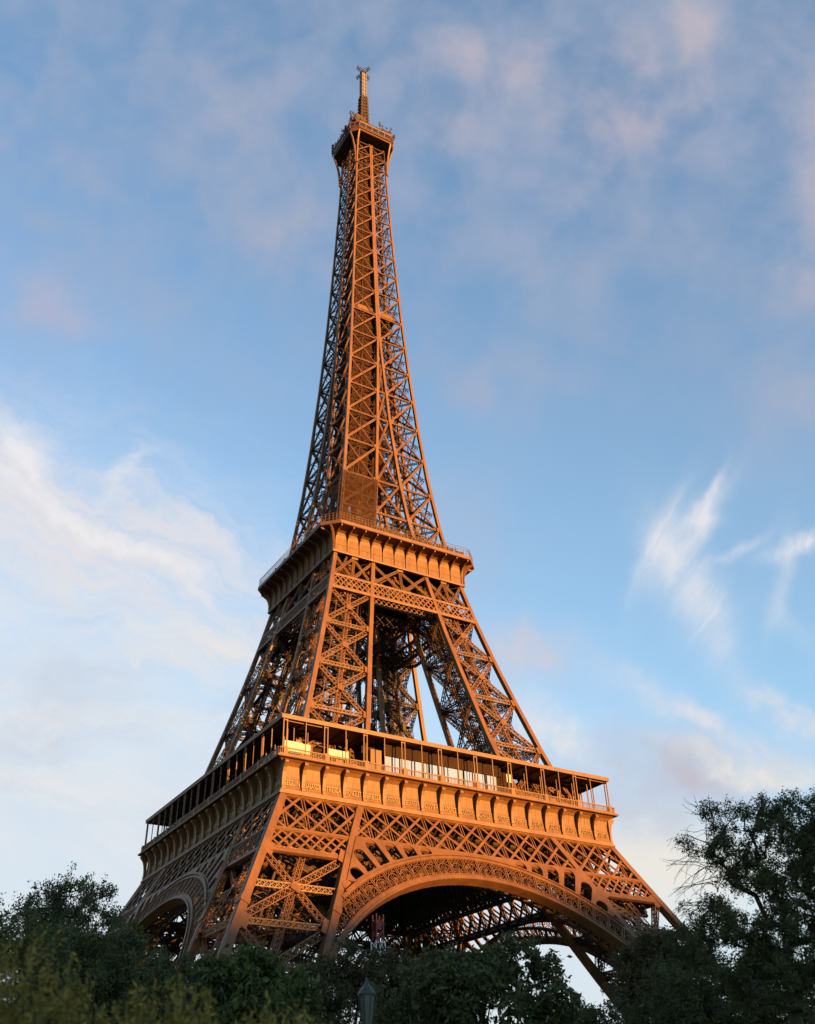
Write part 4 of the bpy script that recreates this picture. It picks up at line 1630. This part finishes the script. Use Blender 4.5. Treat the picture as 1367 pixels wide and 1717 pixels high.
# ------------------------------------------------------------------ street lamp
lp = empty('street_lamp', (-85.73, -155.37, GZ))
lp.scale = (0.8, 0.8, 0.965)
tag(lp, 'dark green street lamp with frosted tapered lantern before the trees', 'street lamp')
lathe('post', [(0.16, 0), (0.17, 0.5), (0.11, 0.6), (0.085, 1.2), (0.07, 2.6), (0.06, 4.75), (0.09, 4.8), (0.12, 4.9), (0.1, 4.98)], GREEN, lp, 12)
lathe('lantern', [(0.1, 4.98), (0.17, 5.02), (0.27, 5.68), (0.27, 5.72)], LAMPGLASS, lp, 8)
lathe('cap', [(0.3, 5.72), (0.31, 5.77), (0.22, 5.9), (0.1, 6.0), (0.05, 6.08), (0.02, 6.2)], GREEN, lp, 12)
B = Bars(140)
for k in range(8):
    a = 2 * math.pi * k / 8
    B.bar((0.178 * math.cos(a), 0.178 * math.sin(a), 5.02), (0.278 * math.cos(a), 0.278 * math.sin(a), 5.7), 0.02, 0.02)
B.build('lantern_ribs', GREEN, lp)

# ------------------------------------------------------------------ trees and shrubs
def leaves_mesh(name, ctr, size, mat, rng, droop=0.35, slim=0.45):
    """folded leaf blades, one per centre"""
    k = len(ctr)
    d = rng.normal(size=(k, 3))
    d[:, 2] -= droop
    d /= np.linalg.norm(d, axis=1)[:, None]
    r = rng.normal(size=(k, 3))
    t = np.cross(d, r)
    t /= np.maximum(np.linalg.norm(t, axis=1), 1e-6)[:, None]
    nrm = np.cross(d, t)
    s = size * rng.uniform(0.6, 1.25, k)[:, None]
    V = np.empty((k, 6, 3))
    V[:, 0] = ctr
    V[:, 1] = ctr + d * s * 0.45 + t * s * slim * 0.5 + nrm * s * 0.08
    V[:, 2] = ctr + d * s
    V[:, 3] = ctr + d * s * 0.45 - t * s * slim * 0.5 + nrm * s * 0.08
    V[:, 4] = ctr + d * s * 0.5
    V[:, 5] = ctr
    F = np.array([(0, 1, 2, 4), (0, 4, 2, 3)])[None] + (np.arange(k) * 6)[:, None, None]
    return quads_mesh(name, V.reshape(-1, 3), F.reshape(-1, 4), mat)


def tree(name, label, cat, base, blobs, mat, seed, n_cl, per, leaf, spread=0.32, trunk_r=0.16, gap=0.35, group=None,
         bare=None, clear=0.45, slim=0.45):
    rng = np.random.default_rng(seed)
    base = np.array((base[0], base[1], GZ - 0.1))
    bl = np.array(blobs)
    vol = bl[:, 3] ** 2 * bl[:, 4]
    vol = vol ** 0.8
    pr = vol / vol.sum()
    pts = []
    ph = rng.uniform(0, 6, 6)
    while len(pts) < n_cl:
        b = bl[rng.choice(len(bl), p=pr)]
        q = rng.normal(size=3)
        q *= rng.uniform(0.35, 1.0) ** 0.6 / np.linalg.norm(q)
        if rng.random() < 0.1:                     # sprigs standing out of the outline
            q *= rng.uniform(1.05, 1.4)
        p = np.array((b[0] + q[0] * b[3], b[1] + q[1] * b[3], b[2] + q[2] * b[4]))
        f = (math.sin(p[0] * 2.1 + ph[0]) * math.sin(p[1] * 2.3 + ph[1]) * math.sin(p[2] * 2.6 + ph[2])
             + 0.6 * math.sin(p[0] * 4.7 + ph[3]) * math.sin(p[1] * 4.3 + ph[4]) * math.sin(p[2] * 5.1 + ph[5]))
        if f > -0.25 + gap * rng.uniform(-0.3, 1.0) - 0.35 + 0.35 * gap:
            pts.append(p)
    pts = np.array(pts)
    zlo, zhi = pts[:, 2].min(), pts[:, 2].max()
    fork_z = max(base[2] + 0.8, zlo + (zhi - zlo) * 0.05 if clear is None else base[2] + (zlo - base[2]) * 0.7 + clear)
    cen = pts.mean(0)
    nodes, parent = [], []
    k = 9
    for i in range(k):
        t = i / (k - 1)
        q = base + (np.array((base[0] * 0.6 + cen[0] * 0.4, base[1] * 0.6 + cen[1] * 0.4, fork_z)) - base) * t
        q[:2] += 0.06 * np.array((math.sin(3 * t + ph[0]), math.sin(4 * t + ph[1]))) * t
        nodes.append(q)
        parent.append(i - 1)
    leader = nodes[-1]
    topn = np.array((cen[0], cen[1], fork_z + (zhi - fork_z) * 0.75))
    for i in range(1, 8):
        t = i / 7
        q = leader + (topn - leader) * t + 0.12 * np.array((math.sin(5 * t + ph[2]), math.sin(6 * t + ph[3]), 0))
        nodes.append(q)
        parent.append(len(nodes) - 2)
    order = np.argsort(np.linalg.norm(pts - leader, axis=1))
    tips = []
    for j in order:
        p = pts[j]
        N = np.array(nodes)
        dv = p - N
        dist = np.linalg.norm(dv, axis=1)
        pen = dist + 0.9 * np.maximum(0, -dv[:, 2]) + 0.12 * np.linalg.norm(N - leader, axis=1)
        pen[:4] += 50
        b = int(pen.argmin())
        steps = max(1, int(dist[b] / 0.45))
        prev = b
        for s in range(1, steps + 1):
            t = s / steps
            q = N[b] + (p - N[b]) * t
            q = q + np.array((0, 0, 0.12 * dist[b] * math.sin(math.pi * t))) + rng.normal(size=3) * 0.03 * (t < 1)
            nodes.append(q)
            parent.append(prev)
            prev = len(nodes) - 1
        tips.append(prev)
    cnt = np.zeros(len(nodes))
    for tpi in tips:
        cnt[tpi] += 1
    for i in range(len(nodes) - 1, 0, -1):
        cnt[parent[i]] += cnt[i]
    rad = np.maximum(0.007, trunk_r * (cnt / max(cnt[0], 1)) ** 0.48)
    paths = []
    for i in range(1, len(nodes)):
        a = parent[i]
        r0 = min(rad[a], rad[i] * 1.6)
        paths.append(([nodes[a], nodes[i]], [r0, rad[i]]))
    root = empty(name, tuple(base))
    tag(root, label, cat, group)
    # leaves round the tips, strung along short twigs
    tp = np.array([nodes[i] for i in tips])
    if bare is not None:
        keep = np.array([not bare(q) for q in tp])
    else:
        keep = np.ones(len(tp), bool)
    lp_, tw = [], []
    for q, kp in zip(tp, keep):
        nt_ = 5
        for _ in range(nt_):
            d = rng.normal(size=3)
            d[2] += 0.25
            d /= np.linalg.norm(d)
            L = spread * rng.uniform(0.6, 1.5)
            e = q + d * L + np.array((0, 0, -0.15 * L))
            tw.append(([q, (q + e) / 2 + np.array((0, 0, 0.05 * L)), e], [0.007, 0.005, 0.003]))
            if kp:
                m = max(1, per // nt_)
                tt = rng.uniform(0.15, 1.05, m)[:, None]
                lp_.append(q + (e - q) * tt + rng.normal(size=(m, 3)) * spread * 0.2)
    Vt, Ft = tube_mesh([([np.array(p_) for p_ in a], b) for a, b in paths], 6)
    Vw, Fw = tube_mesh(tw, 3)
    trunk = link(bpy.data.objects.new('trunk', quads_mesh('trunk', Vt - base, Ft, BARK)), root)
    for pg in trunk.data.polygons:
        pg.use_smooth = True
    link(bpy.data.objects.new('twigs', quads_mesh('twigs', Vw - base, Fw, BARK)), trunk)
    lp_ = np.concatenate(lp_)
    link(bpy.data.objects.new('crown', leaves_mesh('crown', lp_ - base, leaf, mat, rng, slim=slim)), root)
    return root


LEAF_D = leaf_mat('leaf_dark', (0.034, 0.043, 0.016), (0.1, 0.11, 0.034))
LEAF_M = leaf_mat('leaf_mid', (0.034, 0.048, 0.013), (0.11, 0.125, 0.03))
LEAF_B = leaf_mat('leaf_brownish', (0.04, 0.03, 0.014), (0.095, 0.08, 0.028))
LEAF_Y = leaf_mat('leaf_yellow', (0.13, 0.095, 0.016), (0.31, 0.225, 0.036))
TD = {
'left_round':((-82.04,-108.86),[[-84.38, -108.31, 15.34, 2.0, 1.88], [-82.64, -108.71, 16.38, 2.03, 1.64], [-81.0, -109.13, 15.7, 1.63, 2.18], [-83.35, -108.54, 13.74, 2.97, 2.22], [-79.9, -109.43, 14.62, 0.89, 1.81], [-85.33, -108.11, 14.37, 1.19, 1.77], [-82.08, -108.85, 11.65, 3.71, 3.06]]),
'far_left':((-92.10,-140.41),[[-92.57, -140.32, 8.16, 1.21, 1.03], [-93.61, -140.14, 8.2, 1.31, 1.46], [-92.08, -140.42, 6.71, 1.72, 1.69], [-90.73, -140.71, 7.15, 1.31, 1.47]]),
'bushA':((-90.16,-144.98),[[-91.33, -144.68, 6.94, 1.2, 1.01], [-90.04, -145.01, 7.17, 1.21, 1.02], [-88.94, -145.34, 6.75, 0.91, 1.13], [-90.36, -144.92, 5.56, 2.35, 1.76]]),
'bushB':((-88.51,-147.59),[[-89.22, -147.35, 6.03, 0.95, 0.96], [-88.15, -147.71, 6.06, 0.95, 0.86], [-88.47, -147.6, 4.88, 1.68, 1.46]]),
'bushC':((-88.44,-154.04),[[-89.29, -153.69, 5.31, 0.72, 0.72], [-88.4, -154.06, 5.25, 0.8, 0.81], [-87.66, -154.39, 5.04, 0.72, 0.72], [-88.41, -154.05, 4.13, 1.57, 1.23]]),
'bushD':((-79.77,-142.68),[[-79.47, -142.84, 7.98, 0.84, 0.8], [-80.41, -142.35, 7.02, 1.18, 1.19], [-78.43, -143.41, 7.44, 1.3, 1.06], [-79.57, -142.79, 5.98, 2.09, 1.82], [-77.42, -144.01, 7.01, 1.18, 1.32]]),
'center':((-79.84,-151.97),[[-79.95, -151.9, 6.24, 1.64, 0.97], [-78.66, -152.82, 6.82, 0.97, 0.83], [-78.1, -153.25, 6.2, 0.77, 0.86], [-80.67, -151.42, 6.26, 1.16, 0.76], [-81.43, -150.94, 5.41, 1.72, 1.07], [-79.37, -152.3, 5.38, 2.09, 1.17], [-77.87, -153.43, 5.34, 0.85, 0.84]]),
'cenR':((-74.53,-150.99),[[-74.94, -150.65, 5.4, 1.04, 0.42], [-73.85, -151.58, 5.49, 1.03, 0.58], [-74.62, -150.92, 4.71, 2.25, 1.15]]),
'rmid':((-67.57,-146.47),[[-67.34, -146.69, 8.75, 0.97, 0.8], [-67.8, -146.3, 7.9, 0.9, 1.0], [-66.86, -147.15, 8.3, 1.26, 1.2], [-66.1, -147.9, 8.7, 0.89, 1.0], [-67.1, -146.9, 6.8, 1.7, 1.9]]),
'rlow':((-71.01,-154.33),[[-72.16, -153.15, 6.06, 1.44, 1.15], [-70.96, -154.39, 5.81, 1.42, 1.36], [-69.83, -155.66, 5.73, 1.4, 1.34], [-71.11, -154.23, 4.75, 2.99, 1.56], [-69.1, -156.55, 5.85, 1.19, 1.55]]),
'rbig':((-74.22,-159.76),[[-74.87, -159.01, 10.35, 0.66, 0.42], [-74.14, -159.86, 10.2, 0.85, 0.5], [-73.4, -160.78, 10.0, 1.02, 0.68], [-72.88, -161.47, 9.95, 0.73, 0.95], [-75.41, -158.41, 9.45, 0.56, 0.29], [-74.78, -159.11, 9.24, 0.93, 0.62], [-73.88, -160.17, 9.2, 1.28, 0.92], [-73.14, -161.12, 8.56, 1.07, 1.2], [-74.56, -159.36, 8.34, 1.0, 0.51], [-73.77, -160.32, 7.81, 1.06, 0.89], [-75.51, -158.31, 7.34, 0.99, 0.71], [-74.64, -159.27, 7.01, 1.24, 0.69], [-76.08, -157.72, 6.72, 0.72, 0.6], [-75.19, -158.66, 6.33, 1.23, 0.79], [-73.98, -160.05, 6.38, 1.21, 0.97], [-73.32, -160.89, 6.78, 1.03, 1.16], [-74.54, -159.39, 5.49, 1.37, 0.86]]),
}
tree('round_tree', 'dark round-headed tree rising at the far left against pale sky', 'tree', *TD['left_round'], LEAF_D, 1, 560, 60, 0.2, 0.5, 0.3, 0.5)
tree('leafy_tree', 'mid green leafy tree cut off by the left edge of the photo', 'tree', *TD['far_left'], LEAF_M, 2, 330, 70, 0.13, 0.34, 0.15, 0.1)
tree('tall_shrub', 'dark green shrub in front of the round-headed tree', 'shrub', *TD['bushA'], LEAF_D, 3, 420, 75, 0.13, 0.34, 0.12, 0.0)
tree('tall_shrub', 'dark shrub below the shadowed left arch of the tower', 'shrub', *TD['bushB'], LEAF_D, 4, 300, 75, 0.12, 0.32, 0.12, 0.0)
tree('tall_shrub', 'large-leaved shrub in front of the near tower pillar', 'shrub', *TD['bushC'], LEAF_M, 5, 290, 50, 0.2, 0.3, 0.12, 0.0)
tree('tall_shrub', 'brownish green shrub right behind the street lamp', 'shrub', *TD['bushD'], LEAF_B, 6, 480, 75, 0.14, 0.36, 0.14, 0.05)
tree('broad_tree', 'loose drooping tree under the middle of the lit arch', 'tree', *TD['center'], LEAF_D, 7, 400, 48, 0.2, 0.34, 0.16, 0.4)
tree('low_shrub', 'low dark shrub in the bright gap under the right of the arch', 'shrub', *TD['cenR'], LEAF_D, 8, 230, 70, 0.12, 0.3, 0.1, 0.1)
tree('brown_tree', 'brownish tree covering the foot of the right pillar', 'tree', *TD['rmid'], LEAF_B, 9, 460, 75, 0.15, 0.38, 0.16, 0.1)
tree('dense_shrub', 'dense dark shrub in the lower right corner under the big tree', 'shrub', *TD['rlow'], LEAF_D, 10, 520, 75, 0.13, 0.36, 0.14, 0.1)
bt = tree('tall_tree', 'tall dark tree at the right edge with bare twigs on its left side', 'tree', *TD['rbig'], LEAF_D, 11, 1000, 95, 0.09, 0.25, 0.2, 0.6, slim=0.42)
# the bare, hanging twigs on the big tree's left
rb = np.random.default_rng(77)
base = np.array(bt.location)
tw = []
edge = unit((-0.66, 0.75, 0.0))
for s in range(34):
    z0 = rb.uniform(7.4, 10.1)
    q = np.array((-75.3, -158.5, z0)) - edge * rb.uniform(0.0, 1.0) * (1.4 if z0 > 9.6 else 0.2)
    d = edge * rb.uniform(0.2, 0.7) + np.array((0, 0, rb.uniform(-0.1, 0.5))) + rb.normal(size=3) * 0.25
    pts = [q]
    for i in range(9):
        d = d + np.array((0, 0, -0.075 if z0 < 9.9 else -0.01)) + rb.normal(size=3) * 0.13
        pts.append(pts[-1] + d / np.linalg.norm(d) * 0.17)
        if i in (2, 4, 6) and rb.random() < 0.85:
            e = d + rb.normal(size=3) * 0.5
            sp = [pts[-1]]
            for _ in range(4):
                e = e + rb.normal(size=3) * 0.2 + np.array((0, 0, -0.05))
                sp.append(sp[-1] + e / np.linalg.norm(e) * 0.13)
            tw.append((sp, np.linspace(0.007, 0.004, 5)))
    tw.append((pts, np.linspace(0.014, 0.005, 10)))
Vt, Ft = tube_mesh(tw, 4)
link(bpy.data.objects.new('bare_twigs', quads_mesh('bare_twigs', Vt - base, Ft, BARK)), bt)


# ------------------------------------------------------------------ out-of-focus flowering stems close to the camera
def plume_shrub(label, x, y, h, r, n, seed):
    rng = np.random.default_rng(seed)
    root = empty('plume_shrub', (x, y, GZ))
    tag(root, label, 'shrub')
    st, lv = [], []
    for _ in range(n):
        a, q = rng.uniform(0, 2 * math.pi), math.sqrt(rng.uniform(0, 1)) * r
        b = np.array((math.cos(a) * q * 0.5, math.sin(a) * q * 0.5, 0))
        H = h * (1 - 0.2 * (q / r) ** 2) * rng.uniform(0.75, 1.05)
        e = np.array((math.cos(a) * q * 1.1, math.sin(a) * q * 1.1, H))
        ms = [b + (e - b) * t + np.array((0, 0, 0.1 * math.sin(math.pi * t))) for t in np.linspace(0, 1, 6)]
        st.append((ms, np.linspace(0.008, 0.003, 6)))
        m = 110
        t = rng.uniform(0.2, 1.0, m) ** 0.7
        P = b + (e - b) * t[:, None] + np.stack([np.zeros(m), np.zeros(m), 0.1 * np.sin(math.pi * t)], 1)
        lv.append(P + rng.normal(size=(m, 3)) * 0.035 * (1.25 - t)[:, None])
    V_, F_ = tube_mesh(st, 4)
    link(bpy.data.objects.new('stems', quads_mesh('stems', V_, F_, LEAF_M)), root)
    link(bpy.data.objects.new('foliage', leaves_mesh('foliage', np.concatenate(lv), 0.05, LEAF_Y, rng, droop=-0.5, slim=0.35)), root)


plume_shrub('yellow-green feathery shrub nearest the lower left corner', -98.9, -174.75, 2.75, 0.62, 420, 1)
plume_shrub('smaller yellow-green feathery shrub in front of the dark shrub below the left arch', -98.02, -175.0, 2.55, 0.55, 330, 2)
plume_shrub('lowest yellow-green feathery shrub, below the near pillar', -97.3, -175.25, 2.44, 0.55, 320, 3)
